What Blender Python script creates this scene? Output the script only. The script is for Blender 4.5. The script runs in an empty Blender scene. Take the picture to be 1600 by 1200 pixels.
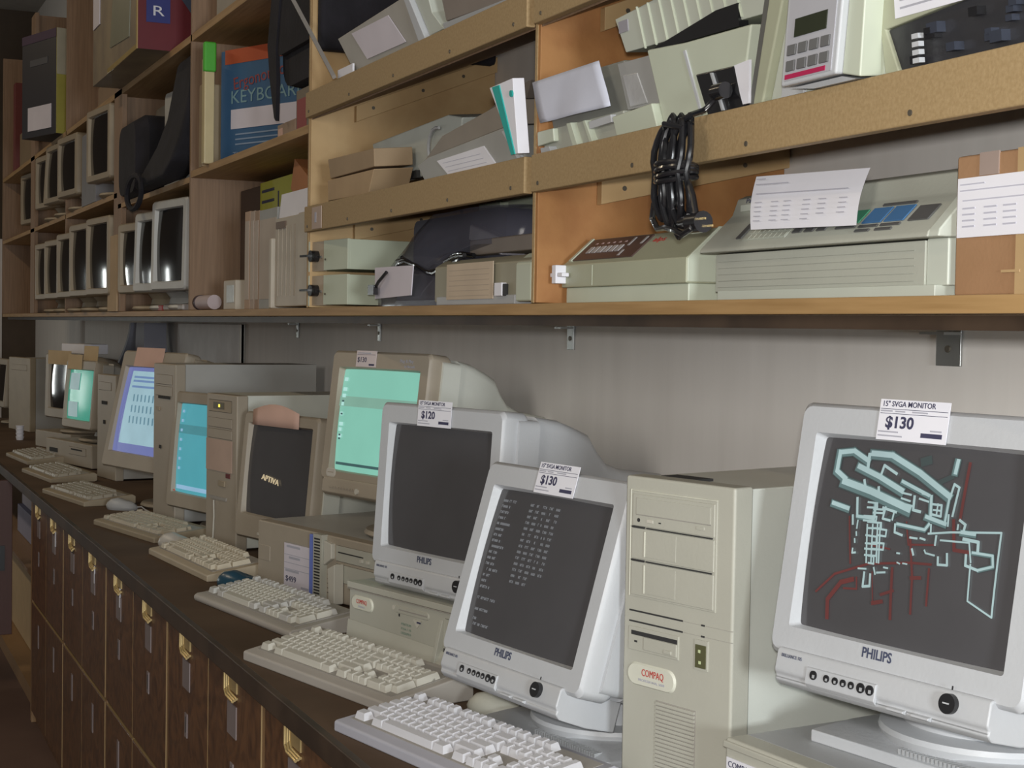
import bpy, math, random
from mathutils import Matrix, Vector
random.seed(7)
C = bpy.context.scene.collection
RX = lambda a: Matrix.Rotation(a, 4, 'X')
RZ = lambda a: Matrix.Rotation(a, 4, 'Z')
RY = lambda a: Matrix.Rotation(a, 4, 'Y')
TR = lambda x, y, z: Matrix.Translation((x, y, z))
FRONT = RX(math.pi / 2)          # text plane (x,y) -> wall-like plane facing -y
EYE = 1.60                       # camera height
DESK = 1.00                      # worktop height
FLOOR = 0.14
SH = 1.64                        # top of the long bottom shelf
WALL = 1.45

# ------------------------------------------------------------------ camera
def make_camera():
    F = 2400.0
    def pc(u, v): return Vector(((u - 800) / F, (v - 600) / F, 1.0)).normalized()
    A = pc(-275, 496); B = pc(800, 514)
    n = A.cross(B).normalized()
    if n.y > 0: n = -n
    X = -A; Z = n; Y = Z.cross(X)
    W = Matrix((X, Y, Z))                       # world from camera (x right, y down, z forward)
    right = W @ Vector((1, 0, 0)); up = W @ Vector((0, -1, 0)); back = W @ Vector((0, 0, -1))
    M = Matrix((right, up, back)).transposed().to_4x4()
    M.translation = (0, 0, EYE)
    cd = bpy.data.cameras.new('camera'); cd.sensor_width = 36; cd.lens = F / 1600 * 36
    cd.clip_start = .05; cd.clip_end = 60
    o = bpy.data.objects.new('camera', cd); C.objects.link(o); o.matrix_world = M
    bpy.context.scene.camera = o
make_camera()

# --------------------------------------------------------------- materials
_mats = {}
def mat(name, col, rough=.5, metal=0.0, var=.05, scale=12, bump=0.0, bscale=200, emit=0.0, kind=None, col2=None, trans=0.0, coat=0.0, spec=.5):
    if name in _mats: return _mats[name]
    m = bpy.data.materials.new(name); m.use_nodes = True
    nt = m.node_tree; b = nt.nodes['Principled BSDF']
    b.inputs['Roughness'].default_value = rough; b.inputs['Metallic'].default_value = metal
    b.inputs['Specular IOR Level'].default_value = spec
    if coat: b.inputs['Coat Weight'].default_value = coat
    if trans: b.inputs['Transmission Weight'].default_value = trans
    tc = nt.nodes.new('ShaderNodeTexCoord'); mp = nt.nodes.new('ShaderNodeMapping')
    nt.links.new(tc.outputs['Object'], mp.inputs['Vector'])
    no = nt.nodes.new('ShaderNodeTexNoise'); nt.links.new(mp.outputs['Vector'], no.inputs['Vector'])
    no.inputs['Scale'].default_value = scale; no.inputs['Detail'].default_value = 5
    cr = nt.nodes.new('ShaderNodeValToRGB')
    c2 = col2 or tuple(c * (1 - var) for c in col); c1 = col if col2 else tuple(min(1, c * (1 + var)) for c in col)
    cr.color_ramp.elements[0].position = .35; cr.color_ramp.elements[1].position = .65
    cr.color_ramp.elements[0].color = (*c2, 1); cr.color_ramp.elements[1].color = (*c1, 1)
    nt.links.new(no.outputs['Fac'], cr.inputs['Fac'])
    if kind == 'grain_x': mp.inputs['Scale'].default_value = (.6, 12, 12)
    if kind == 'grain_z': mp.inputs['Scale'].default_value = (12, 12, .6)
    if kind == 'swirl':
        mp.inputs['Scale'].default_value = (2.5, 2.5, 2.2); no.inputs['Distortion'].default_value = 3.0; no.inputs['Detail'].default_value = 8
    if kind == 'streak': mp.inputs['Scale'].default_value = (5, 5, .35)
    nt.links.new(cr.outputs['Color'], b.inputs['Base Color'])
    if bump:
        n2 = nt.nodes.new('ShaderNodeTexNoise'); n2.inputs['Scale'].default_value = bscale; n2.inputs['Detail'].default_value = 3
        nt.links.new(mp.outputs['Vector'], n2.inputs['Vector'])
        bp = nt.nodes.new('ShaderNodeBump'); bp.inputs['Strength'].default_value = bump; bp.inputs['Distance'].default_value = .002
        nt.links.new(n2.outputs['Fac'], bp.inputs['Height']); nt.links.new(bp.outputs['Normal'], b.inputs['Normal'])
    if emit:
        nt.links.new(cr.outputs['Color'], b.inputs['Emission Color']); b.inputs['Emission Strength'].default_value = emit
        for l in list(b.inputs['Base Color'].links): nt.links.remove(l)
        b.inputs['Base Color'].default_value = (.02, .02, .02, 1)
    _mats[name] = m
    return m

GREY = mat('light_grey_plastic', (.505, .52, .54), .42, bump=.12, var=.02)
GREY2 = mat('mid_grey_plastic', (.40, .41, .42), .45, bump=.1, var=.02)
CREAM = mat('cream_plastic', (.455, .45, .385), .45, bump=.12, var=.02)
CREAMM = mat('painted_steel_cream', (.66, .68, .62), .40, bump=.06, var=.02)  # paler side steel, lightened further to stand in for light on the sides
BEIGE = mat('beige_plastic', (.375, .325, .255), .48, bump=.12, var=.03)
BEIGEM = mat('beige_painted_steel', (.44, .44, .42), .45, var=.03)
TAN = mat('tan_aged_plastic', (.33, .27, .185), .5, var=.05)
KEYC = mat('keycap_ivory', (.56, .54, .47), .45, var=.02)
KEYW = mat('keycap_white', (.64, .64, .67), .42, var=.02)
KEYG = mat('keycap_grey', (.50, .49, .46), .45, var=.02)
KBASE = mat('keyboard_case_beige', (.41, .38, .34), .5, bump=.1, var=.02)
KBASEG = mat('keyboard_case_grey', (.42, .42, .47), .5, bump=.1, var=.02)
KWELL = mat('keyboard_well', (.33, .31, .28), .6)
DARK = mat('black_plastic', (.02, .02, .022), .35, var=.1)
SLOT = mat('dark_gap', (.03, .03, .03), .8)
GLOSSB = mat('glossy_black_rubber', (.012, .012, .014), .22, coat=.4)
CLOTH = mat('black_cloth', (.012, .011, .016), .9, bump=.5, bscale=90, var=.3)
GLASS = mat('crt_glass', (.075, .073, .077), .13, var=.03, spec=.55)  # grey base colour has flash haze painted into it
GLASSD = mat('crt_glass_dark', (.018, .017, .018), .10, var=.05, spec=.6)
MASK = mat('screen_edge_mask', (.012, .016, .02), .3)
STEEL = mat('zinc_steel', (.42, .43, .42), .35, metal=.85)
BRASS = mat('brass', (.80, .62, .30), .30, metal=.7)
SCREW = mat('screw_head', (.16, .14, .11), .45, metal=.6)
PAPER = mat('white_paper', (.80, .80, .86), .7, var=.02)
PAPERL = mat('lilac_paper', (.66, .62, .68), .75, var=.03)
PINK = mat('pink_paper', (.66, .44, .36), .8, var=.04)
CARD = mat('manila_card', (.58, .44, .26), .8, var=.04)
INK = mat('printed_ink', (.05, .05, .10), .7)
INKG = mat('faint_print', (.42, .42, .48), .7)
RED = mat('red_ink', (.50, .05, .04), .6)
CRIM = mat('crimson_stripe', (.42, .015, .08), .5)
BLUE = mat('blue_stripe', (.16, .22, .62), .5)
TEAL = mat('teal_print', (.02, .38, .34), .6)
MDF = mat('mdf_board', (.39, .275, .14), .65, bump=.15, bscale=300, scale=220, col2=(.335, .23, .11))
EDGE = mat('shelf_edge_wood', (.42, .26, .11), .55, scale=9, kind='grain_x', col2=(.33, .195, .075))
ORNG = mat('orange_particle_board', (.42, .205, .072), .6, scale=14, col2=(.33, .145, .048), bump=.1)
PLY = mat('plywood_strip', (.55, .38, .19), .6, scale=10, col2=(.46, .30, .14))
PLYB = mat('brown_plywood', (.30, .19, .115), .6, scale=10, col2=(.24, .15, .09), kind='grain_z')
CABW = mat('varnished_cabinet_plywood', (.175, .082, .034), .45, scale=5, kind='swirl', col2=(.085, .038, .017), coat=.08)
CABE = mat('cabinet_edge_wood', (.30, .18, .085), .5, kind='grain_z', scale=6)
TOPM = mat('dark_worktop', (.125, .080, .050), .72, spec=.25, scale=3, col2=(.085, .053, .032), bump=.1)
LIP = mat('worktop_lip', (.075, .048, .030), .5, scale=9, col2=(.04, .025, .016))
CBOX = mat('corrugated_cardboard', (.36, .205, .105), .85, scale=9, col2=(.30, .165, .08), bump=.15)
TAPE = mat('packing_tape', (.48, .33, .17), .25)

def wall_mat():
    m = bpy.data.materials.new('whitewashed_wall_boards'); m.use_nodes = True
    nt = m.node_tree; b = nt.nodes['Principled BSDF']; b.inputs['Roughness'].default_value = .75
    tc = nt.nodes.new('ShaderNodeTexCoord'); mp = nt.nodes.new('ShaderNodeMapping'); mp.inputs['Scale'].default_value = (5, 5, .6)
    nt.links.new(tc.outputs['Object'], mp.inputs['Vector'])
    n = nt.nodes.new('ShaderNodeTexNoise'); n.inputs['Scale'].default_value = 4; n.inputs['Detail'].default_value = 7
    nt.links.new(mp.outputs['Vector'], n.inputs['Vector'])
    r = nt.nodes.new('ShaderNodeValToRGB'); r.color_ramp.elements[0].position = .3; r.color_ramp.elements[1].position = .7
    r.color_ramp.elements[0].color = (.77, .74, .70, 1); r.color_ramp.elements[1].color = (.83, .80, .76, 1)
    nt.links.new(n.outputs['Fac'], r.inputs['Fac']); nt.links.new(r.outputs['Color'], b.inputs['Base Color'])
    bp = nt.nodes.new('ShaderNodeBump'); bp.inputs['Strength'].default_value = .12; bp.inputs['Distance'].default_value = .002
    nt.links.new(n.outputs['Fac'], bp.inputs['Height']); nt.links.new(bp.outputs['Normal'], b.inputs['Normal'])
    return m
WALLM = wall_mat()

# ------------------------------------------------------------ mesh builder
class MB:
    def __init__(s, M=None):
        s.v = []; s.f = []; s.mi = []; s.cur = 0; s.M = M or Matrix()
    def add(s, vs, fs):
        n = len(s.v)
        s.v += [s.M @ Vector(p) for p in vs]
        s.f += [tuple(i + n for i in f) for f in fs]; s.mi += [s.cur] * len(fs)
        return s
    def mat(s, i): s.cur = i; return s
    def box(s, x0, x1, y0, y1, z0, z1, M=None):
        vs = [Vector(p) for p in ((x0,y0,z0),(x1,y0,z0),(x1,y1,z0),(x0,y1,z0),(x0,y0,z1),(x1,y0,z1),(x1,y1,z1),(x0,y1,z1))]
        if M: vs = [M @ p for p in vs]
        return s.add(vs, [(0,3,2,1),(4,5,6,7),(0,1,5,4),(1,2,6,5),(2,3,7,6),(3,0,4,7)])
    def loft(s, rings, cap0=True, cap1=True, closed=True):
        n = len(rings[0]); vs = [p for r in rings for p in r]; fs = []
        for k in range(len(rings) - 1):
            for i in range(n if closed else n - 1):
                j = (i + 1) % n; a = k * n
                fs.append((a + i, a + j, a + n + j, a + n + i))
        if cap0: fs.append(tuple(range(n))[::-1])
        if cap1: fs.append(tuple((len(rings) - 1) * n + i for i in range(n)))
        return s.add(vs, fs)
    def prism(s, poly, axis, a, b):
        """poly: 2D points; axis 'x': (y,z), 'y': (x,z), 'z': (x,y)"""
        def P(p, t): return {'x': (t, p[0], p[1]), 'y': (p[0], t, p[1]), 'z': (p[0], p[1], t)}[axis]
        return s.loft([[P(p, a) for p in poly], [P(p, b) for p in poly]])
    def cyl(s, c, r, h, axis='y', n=20, r2=None):
        c = Vector(c); r2 = r if r2 is None else r2; rings = []
        for t, rr in ((0, r), (h, r2)):
            ring = []
            for i in range(n):
                a = 2 * math.pi * i / n; p, q = rr * math.cos(a), rr * math.sin(a)
                ring.append(c + Vector({'y': (p, t, q), 'z': (p, q, t), 'x': (t, p, q)}[axis]))
            rings.append(ring)
        return s.loft(rings)
    def lathe(s, c, prof, n=32):
        c = Vector(c)
        return s.loft([[c + Vector((r * math.cos(2*math.pi*i/n), r * math.sin(2*math.pi*i/n), z)) for i in range(n)] for r, z in prof])
    def tube(s, pts, r, n=8, closed=False):
        pts = [Vector(p) for p in pts]; rings = []; m = len(pts); up = Vector((0.13, 0.2, 1)).normalized()
        for i, p in enumerate(pts):
            if closed: d = pts[(i+1) % m] - pts[i-1]
            else: d = pts[min(i+1, m-1)] - pts[max(i-1, 0)]
            d.normalize(); a = d.cross(up)
            if a.length < 1e-3: a = d.cross(Vector((1, 0, 0)))
            a.normalize(); b = d.cross(a).normalized(); up = -b if b.dot(up) < 0 else b
            rings.append([p + a * r * math.cos(2*math.pi*k/n) + b * r * math.sin(2*math.pi*k/n) for k in range(n)])
        if closed: rings.append(rings[0])
        return s.loft(rings, not closed, not closed)
    def quad(s, a, b, c, d): return s.add([a, b, c, d], [(0, 1, 2, 3)])
    def build(s, name, mats, parent=None, bevel=0, smooth=False, seg=2):
        me = bpy.data.meshes.new(name); me.from_pydata([tuple(p) for p in s.v], [], s.f); me.update()
        if not isinstance(mats, (list, tuple)): mats = [mats]
        for m in mats: me.materials.append(m)
        for p, i in zip(me.polygons, s.mi): p.material_index = i
        import bmesh
        bm = bmesh.new(); bm.from_mesh(me); bmesh.ops.recalc_face_normals(bm, faces=bm.faces); bm.to_mesh(me); bm.free()
        if smooth or bevel:
            for p in me.polygons: p.use_smooth = True
            me.set_sharp_from_angle(angle=math.radians(40))
        o = bpy.data.objects.new(name, me); C.objects.link(o)
        if parent is not None: o.parent = parent
        if bevel:
            bv = o.modifiers.new('bevel', 'BEVEL'); bv.width = bevel; bv.segments = seg; bv.limit_method = 'ANGLE'; bv.angle_limit = math.radians(35)
            bv.harden_normals = True
        return o

def rrect(w0, w1, z0, z1, r, y, n=4):
    """rounded rectangle ring in the x-z plane at depth y"""
    out = []
    for cx, cz, a0 in ((w1 - r, z1 - r, 0), (w0 + r, z1 - r, 90), (w0 + r, z0 + r, 180), (w1 - r, z0 + r, 270)):
        for k in range(n + 1):
            a = math.radians(a0 + 90 * k / n); out.append((cx + r * math.cos(a), y, cz + r * math.sin(a)))
    return out

def tag(o, label=None, cat=None, group=None, kind=None):
    if label: o['label'] = label
    if cat: o['category'] = cat
    if group: o['group'] = group
    if kind: o['kind'] = kind
    return o
def thing(name, label, cat, loc, rz=0, rx=0, group=None):
    o = bpy.data.objects.new(name, None); o.empty_display_size = .05; C.objects.link(o)
    o.location = loc; o.rotation_euler = (rx, 0, rz)
    return tag(o, label, cat, group)

_font = None
def text(name, s, m, parent, M, size, width=None, align='CENTER', ext=.0002, label=None, bold=0):
    cu = bpy.data.curves.new('t', 'FONT'); cu.body = s; cu.size = size; cu.align_x = align; cu.align_y = 'CENTER'
    cu.extrude = ext; cu.offset = bold; cu.resolution_u = 3
    t = bpy.data.objects.new('t', cu); C.objects.link(t)
    bpy.context.view_layer.update()
    me = bpy.data.meshes.new_from_object(t.evaluated_get(bpy.context.evaluated_depsgraph_get()))
    bpy.data.objects.remove(t); bpy.data.curves.remove(cu)
    if width and len(me.vertices):
        xs = [v.co.x for v in me.vertices]; w = max(xs) - min(xs)
        if w > 0:
            me.transform(Matrix.Diagonal((width / w, 1, 1, 1)))
    me.transform(M); me.name = name
    me.materials.clear(); me.materials.append(m)
    o = bpy.data.objects.new(name, me); C.objects.link(o)
    if parent is not None: o.parent = parent
    if label: o['label'] = label
    return o

def solid(name, label, cat, loc, rz, w, d, h, m, bevel=.003, rx=0, group=None):
    """one plain object as a bevelled block whose front-left-bottom corner is at loc"""
    o = MB().box(0, w, 0, d, 0, h).build(name, m, None, bevel)
    o.location = loc; o.rotation_euler = (rx, 0, rz)
    return tag(o, label, cat, group)

def strip(mb, pts, w, yf, y=0):
    """flat band along 2D points on a curved screen whose depth is yf(x,z)"""
    for i in range(len(pts) - 1):
        (x0, z0), (x1, z1) = pts[i], pts[i+1]
        L = math.hypot(x1 - x0, z1 - z0) or 1; dx, dz = (x1 - x0) / L, (z1 - z0) / L; nx, nz = -dz * w / 2, dx * w / 2
        x0 -= dx * w * .3; z0 -= dz * w * .3; x1 += dx * w * .3; z1 += dz * w * .3
        n = max(1, int(L / .010)); m = max(1, int(w / .008))
        vs = []
        for a in range(n + 1):
            for b in range(m + 1):
                q = b / m * 2 - 1; x = x0 + (x1 - x0) * a / n + nx * q; z = z0 + (z1 - z0) * a / n + nz * q
                vs.append((x, yf(x, z) + y, z))
        mb.add(vs, [(a*(m+1)+b, a*(m+1)+b+1, (a+1)*(m+1)+b+1, (a+1)*(m+1)+b) for a in range(n) for b in range(m)])
def patch(mb, x0, x1, z0, z1, yf, y=-.0008):
    strip(mb, [(x0 + (z1 - z0) * .3, (z0 + z1) / 2), (x1 - (z1 - z0) * .3, (z0 + z1) / 2)], z1 - z0, yf, y)

# ------------------------------------------------------------- CRT monitor
def crt(name, label, S, yaw, tilt, base, W=.36, top=.149, bot=-.147, sw=.28, sh=.21, body=None, dark=None, glass=None,
        depth=.40, stand='bowl', chin=None, cat='monitor', group=None, slim=False, frame=True, back=.15, roll=0):
    body = body or GREY; glass = glass or GLASS
    off = Vector((-math.sin(yaw) * back, math.cos(yaw) * back))
    t = thing(name, label, cat, (S[0] + off.x, S[1] + off.y, base), yaw, group=group)
    T = TR(0, -back, S[2] - base) @ RX(-tilt) @ RY(roll)
    t['_'] = 0; del t['_']
    hw = W / 2
    gy = .0115
    def yf(x, z):
        return gy - .0075 * (1 - .5 * ((x / (sw / 2)) ** 2 + (z / (sh / 2)) ** 2))
    # bezel with recessed opening
    r = .012
    b = MB(T)
    ow, oh = sw / 2 + .004, sh / 2 + .004
    b.loft([rrect(-hw + .004, hw - .004, bot + .004, top - .004, r, .055), rrect(-hw, hw, bot, top, r, .045), rrect(-hw, hw, bot, top, r, .006),
            rrect(-hw + .005, hw - .005, bot + .005, top - .005, r, 0),
            rrect(-ow - .007, ow + .007, -oh - .005, oh + .005, .004, 0),
            rrect(-ow, ow, -oh, oh, .004, .017)], True, False)
    bez = b.build('bezel', body, t, smooth=True)
    # curved tube face
    g = MB(T); nx, nz = 14, 10; gw, gh = sw / 2 + .006, sh / 2 + .006
    vs = [(-gw + 2*gw*i/nx, yf(-gw + 2*gw*i/nx, -gh + 2*gh*j/nz) + .001, -gh + 2*gh*j/nz) for j in range(nz+1) for i in range(nx+1)]
    g.add(vs, [(j*(nx+1)+i, j*(nx+1)+i+1, (j+1)*(nx+1)+i+1, (j+1)*(nx+1)+i) for j in range(nz) for i in range(nx)])
    g.build('screen', glass, t, smooth=True)
    # rear housing
    k = depth / .40
    H = MB(T)
    def ring(y, w, z1, z0, rr=.02): return rrect(-w, w, z0, z1, rr, y * k, 3)
    s = hw / .18
    fr = [ring(.03 / k, .186*s, top - .012, bot + .012, .012), ring(.075 / k, .186*s, top - .012, bot + .012, .012), ring(.078 / k, .176*s, top - .006, bot + .006, .014)] if frame else [ring(.04, .176*s, top - .006, bot + .006, .014)]
    H.loft(fr + [ring(.135, .175*s, top - .010, bot + .004), ring(.175, .170*s, top - .020, bot + .004), ring(.215, .160*s, top * .80, bot + .005),
                 ring(.245, .152*s, top * .62, bot + .008), ring(.275, .146*s, top * .47, bot + .012), ring(.32, .142*s, top * .38, bot + .018),
                 ring(.43, .140*s, top * .34, bot + .025), ring(.44, .132*s, top * .29, bot + .035)])
    H.build('rear_housing', dark or body, t, smooth=True)
    zc = S[2] - base
    if stand == 'bowl' or stand == 'philips':
        y0 = .0; n0 = max(.02, zc + bot - .02)
        nk = MB().lathe((0, y0, 0), [(.118, .020), (.122, .030), (.120, .036), (.095, .040), (.092, n0 * .75), (.105, n0 + .03)], 36)
        nk.build('swivel_neck', body, t, smooth=True)
        p = MB()
        pl = [(-.15, -.130), (.15, -.130), (.155, -.10), (.15, .12), (.11, .15), (-.11, .15), (-.15, .12), (-.155, -.10)]
        p.loft([[(x, y, 0) for x, y in pl], [(x, y, .014) for x, y in pl], [(x * .86, y * .84 + .005, .024) for x, y in pl]])
        p.build('stand_base', dark or body, t, bevel=.002)
        if stand == 'philips':
            v = MB()
            for i in range(26):
                x = -.02 + i * .0058; v.box(x, x + .0028, -.126, -.112, .0145, .0215)
            v.build('base_ribs', GREY2, t)
    elif stand == 'dish':
        n0 = max(.02, zc + bot)
        MB().lathe((0, 0, 0), [(.13, 0), (.14, .008), (.135, .016), (.075, .024), (.07, n0 * .7), (.11, n0 + .03)], 36).build('swivel_stand', body, t, smooth=True)
    return t, T, yf, bez

def philips(label, S, yaw, tilt, base, price, tagx=-.008, group=None, stand='philips', content=None, glass=None, depth=.40):
    t, T, yf, bez = crt('crt_monitor', label, S, yaw, tilt, base, body=GREY, stand=stand, glass=glass, group=group, depth=depth)
    # protruding lower control strip
    prof = [(.10, -.139), (-.003, -.139), (-.006, -.143), (-.007, -.166), (-.003, -.171), (-.004, -.176), (.004, -.182), (.05, -.186), (.10, -.184)]
    c = MB(T).prism(prof, 'x', -.158, .146).build('control_strip', GREY, t, bevel=.003)
    d = MB(T).prism([(-.004, -.152), (-.009, -.154), (-.009, -.172), (-.004, -.1765)], 'x', -.106, -.002).build('button_panel', GREY, t, bevel=.001)
    for i, (x, r) in enumerate(((-.093, .0052), (-.073, .0042), (-.060, .0042), (-.048, .0042), (-.036, .0042), (-.022, .0056), (-.009, .0056))):
        k = MB(T).cyl((x, -.0105, -.161), r, .003, 'y', 18); k.mat(1).box(x - .0004, x + r * .5, -.0112, -.0104, -.161 - r * .6, -.161 + r * .1)  # small grey box is a painted highlight on the dark button
        k.build('button', [DARK, GREY2], d)
    kn = MB(T).cyl((.097, -.013, -.153), .0105, .008, 'y', 28).mat(1).box(.092, .100, -.0136, -.0128, -.1535, -.1520)
    kn.build('power_button', [DARK, GREY], c, smooth=False)
    MB(T).box(.0965, .0978, -.0075, -.0065, -.1385, -.1345).build('button_mark', DARK, c)
    for x in (.028, .062):
        MB(T).prism([(-.0035, -.172), (-.010, -.1735), (-.010, -.176), (-.0035, -.1775)], 'x', x - .012, x + .012).build('lower_catch', GREY, c, bevel=.001)
    text('brand_lettering', 'PHILIPS', mat('slate_lettering', (.06, .07, .12), .5), bez, T @ TR(-.014, -.0006, -.1235) @ FRONT, .0155, width=.042, bold=.0003)
    text('model_lettering', 'BRILLIANCE 105', mat('slate_lettering', (.06, .07, .12), .5), c, T @ TR(-.132, -.0075, -.1475) @ FRONT, .0055, width=.032)
    # price tag taped over the top edge
    if price:
        tg = MB(T).box(tagx - .049, tagx + .049, -.0022, -.0012, .112, .1575)
        tg.mat(1)
        for z in (.1465, .1415): tg.box(tagx - .047, tagx + .047, -.0026, -.0021, z, z + .0006)
        tg.box(tagx + .014, tagx + .043, -.0026, -.0021, .1175, .1225)
        tg.mat(2)
        for x0, x1, z in ((-.047, -.030, .1437), (-.026, -.012, .1437), (-.002, .020, .1437), (-.047, -.018, .1205), (-.047, -.012, .1160), (.026, .042, .1245)):
            tg.box(tagx + x0, tagx + x1, -.0025, -.0021, z, z + .0016)
        tp = tg.build('price_tag', [PAPER, INK, INKG], t)
        tp['label'] = 'white printed price tag on the top edge'
        text('tag_heading', '15" SVGA MONITOR', INK, tp, T @ TR(tagx - .008, -.0024, .1523) @ FRONT, .0085, width=.074, bold=.00008)
        text('price', price, INK, tp, T @ TR(tagx - .018, -.0024, .1315) @ FRONT, .018, width=.040, bold=.0005)
    if content: content(t, T, yf)
    return t

CY1=[([(-118,94),(-118,71),(-102,63)],10.5),([(-117,93),(-96,96),(-71,86)],9.9),([(-105,60),(-60,52),(-2,38)],14.3),([(-85,79),(-52,70),(-15,57)],11.0),([(-68,95),(-38,95),(5,79),(50,57)],11.6),([(-116,34),(-90,30)],8.8),([(53,97),(52,83)],8.3),([(-17,68),(23,56)],6.6),([(23,33),(50,28)],7.7),([(26,56),(29,35)],6.1),([(50,57),(49,28)],5.0),([(-15,21),(24,19),(29,26)],5.5),([(72,22),(89,22)],7.2),([(89,3),(114,3),(116,-8),(99,-14)],4.7),([(-73,23),(-49,23),(-50,40)],6.1)]
CY2=[([(54,72),(61,69),(58,38)],3.0),([(54,72),(51,56)],3.0),([(-26,76),(-46,84),(-49,71)],3.6),([(-78,44),(-74,23)],3.9),([(-17,21),(-16,12),(-5,10)],3.0),([(68,35),(76,31),(75,25)],3.3),([(76,16),(95,15),(96,4)],3.9),([(99,-14),(83,-11),(82,0)],3.3),([(30,16),(59,21),(121,28),(122,-59)],2.5),([(122,-59),(91,-47),(89,-9)],2.2),([(47,11),(84,13),(89,-7)],2.2),([(47,-7),(48,-15),(60,-14),(58,-2)],3.0),([(-52,-37),(-52,-53),(-42,-51),(-43,-38)],3.3),([(-38,37),(-18,34)],3.3),([(-34,38),(-36,25),(-25,24)],3.0),([(-21,34),(-22,25)],2.5),([(4,54),(5,39),(15,38)],3.6),([(-14,56),(-1,55)],2.5),([(-14,50),(-1,48)],2.5),([(-9,44),(3,43)],2.5),([(11,52),(24,50)],2.5),([(14,58),(23,57)],2.5),([(30,48),(42,48),(43,36),(31,37)],2.8),([(32,42),(42,42)],2.2),([(37,49),(37,37)],2.2),([(-72,65),(-69,58)],3.9),([(-49,59),(-48,55)],3.9),([(-71,95),(-70,80)],5.0),([(-81,24),(-79,14)],3.3),([(-72,19),(-72,10)],2.5),([(-72,6),(-71,2)],2.5),([(-73,-2),(-72,-6)],2.5),([(-74,-13),(-74,-18),(-69,-17)],2.5),([(28,-2),(30,-5),(42,-6)],2.2),([(41,15),(41,5)],2.8),([(32,26),(33,18)],2.5),([(6,9),(16,9)],2.5),([(20,10),(27,9)],2.5),([(11,-3),(14,-9)],3.0),([(-9,-10),(-5,-10)],2.2),([(-7,-20),(-3,-21)],1.9),([(1,-20),(7,-20)],1.9),([(-62,-34),(-50,-33)],2.2),([(-39,-30),(-36,-37)],2.5),([(-25,-28),(-19,-28)],2.2),([(-34,-35),(-22,-33)],2.5),([(53,39),(54,27)],2.5),([(67,30),(67,25)],2.5),([(-61,41),(-47,41),(-46,36),(-61,35)],2.5),([(-51,34),(-36,35),(-36,31),(-51,30)],2.5),([(-64,25),(-45,26),(-45,21),(-64,20)],2.5),([(-57,19),(-37,20),(-36,14),(-57,12)],2.5),([(-42,13),(-28,13),(-28,6),(-41,6)],2.5),([(-57,4),(-41,4),(-40,-4),(-56,-5)],2.5),([(-46,-3),(-29,-2),(-29,-9),(-46,-10)],2.5),([(-56,-11),(-38,-10),(-38,-17),(-55,-18)],2.5),([(-49,-18),(-41,-18),(-40,-26),(-48,-26)],2.5),([(-57,16),(-51,-26)],2.5),([(-49,17),(-44,-25)],2.5),([(-42,18),(-36,-24)],2.5),([(-38,18),(-33,-24)],2.5)]
RD=[([(69,96),(68,35)],4.1),([(60,34),(66,3),(87,3)],4.4),([(-124,-69),(-97,-45),(-48,-27),(11,-18),(39,-16)],3.0),([(-102,-96),(-104,-75),(-86,-53),(-68,-47)],6.1),([(-8,-82),(-13,-27)],4.1),([(19,-72),(16,-33),(6,10)],3.3),([(39,-60),(37,-21)],3.0),([(-36,-69),(-22,-65)],5.0),([(-25,-58),(-8,-51)],3.6),([(-86,22),(-75,-30)],2.8),([(-81,-59),(-61,-57),(-63,-44)],2.5),([(-41,-35),(-35,-69)],1.9),([(-2,25),(5,1),(40,5)],2.5),([(14,-34),(27,-32)],4.4),([(-49,-6),(-20,-7)],2.2)]
DM=[([(7,92),(16,95)],9.9),([(34,72),(50,80)],5.5),([(-31,24),(-15,33)],5.5)]
def pipes(t, T, yf):
    e = [mat('pipe_red_glow', (.115, .018, .016), emit=1.0, var=.1), mat('pipe_dim_glow', (.035, .055, .055), emit=1.0, var=.1), mat('pipe_teal_glow', (.10, .17, .17), emit=1.0, var=.1),
         mat('pipe_bright_glow', (.38, .52, .52), emit=1.0, var=.1)]
    m = MB(T); y = -.0006
    for p, w in RD: m.mat(0); strip(m, [(a/1000, b/1000) for a, b in p], w/1000*.9, yf, y)
    for p, w in DM: m.mat(1); strip(m, [(a/1000, b/1000) for a, b in p], w/1000, yf, y - .0001)
    for p, w in CY1:
        q = [(a/1000, b/1000) for a, b in p]
        m.mat(1); strip(m, q, w/1000*1.15, yf, y - .00015)
        m.mat(2); strip(m, q, w/1000*.95, yf, y - .0002)
        m.mat(3); strip(m, [(a + w*.00008, b + w*.00010) for a, b in q], w/1000*.55, yf, y - .0003)
    for p, w in CY2:
        q = [(a/1000, b/1000) for a, b in p]
        m.mat(3 if w > 1.3 else 2); strip(m, q, w/1000*.9, yf, y - .0004)
    o = m.build('pipe_pattern', e, t); o['label'] = 'glowing pale blue and dark red three-dimensional pipes picture'

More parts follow.
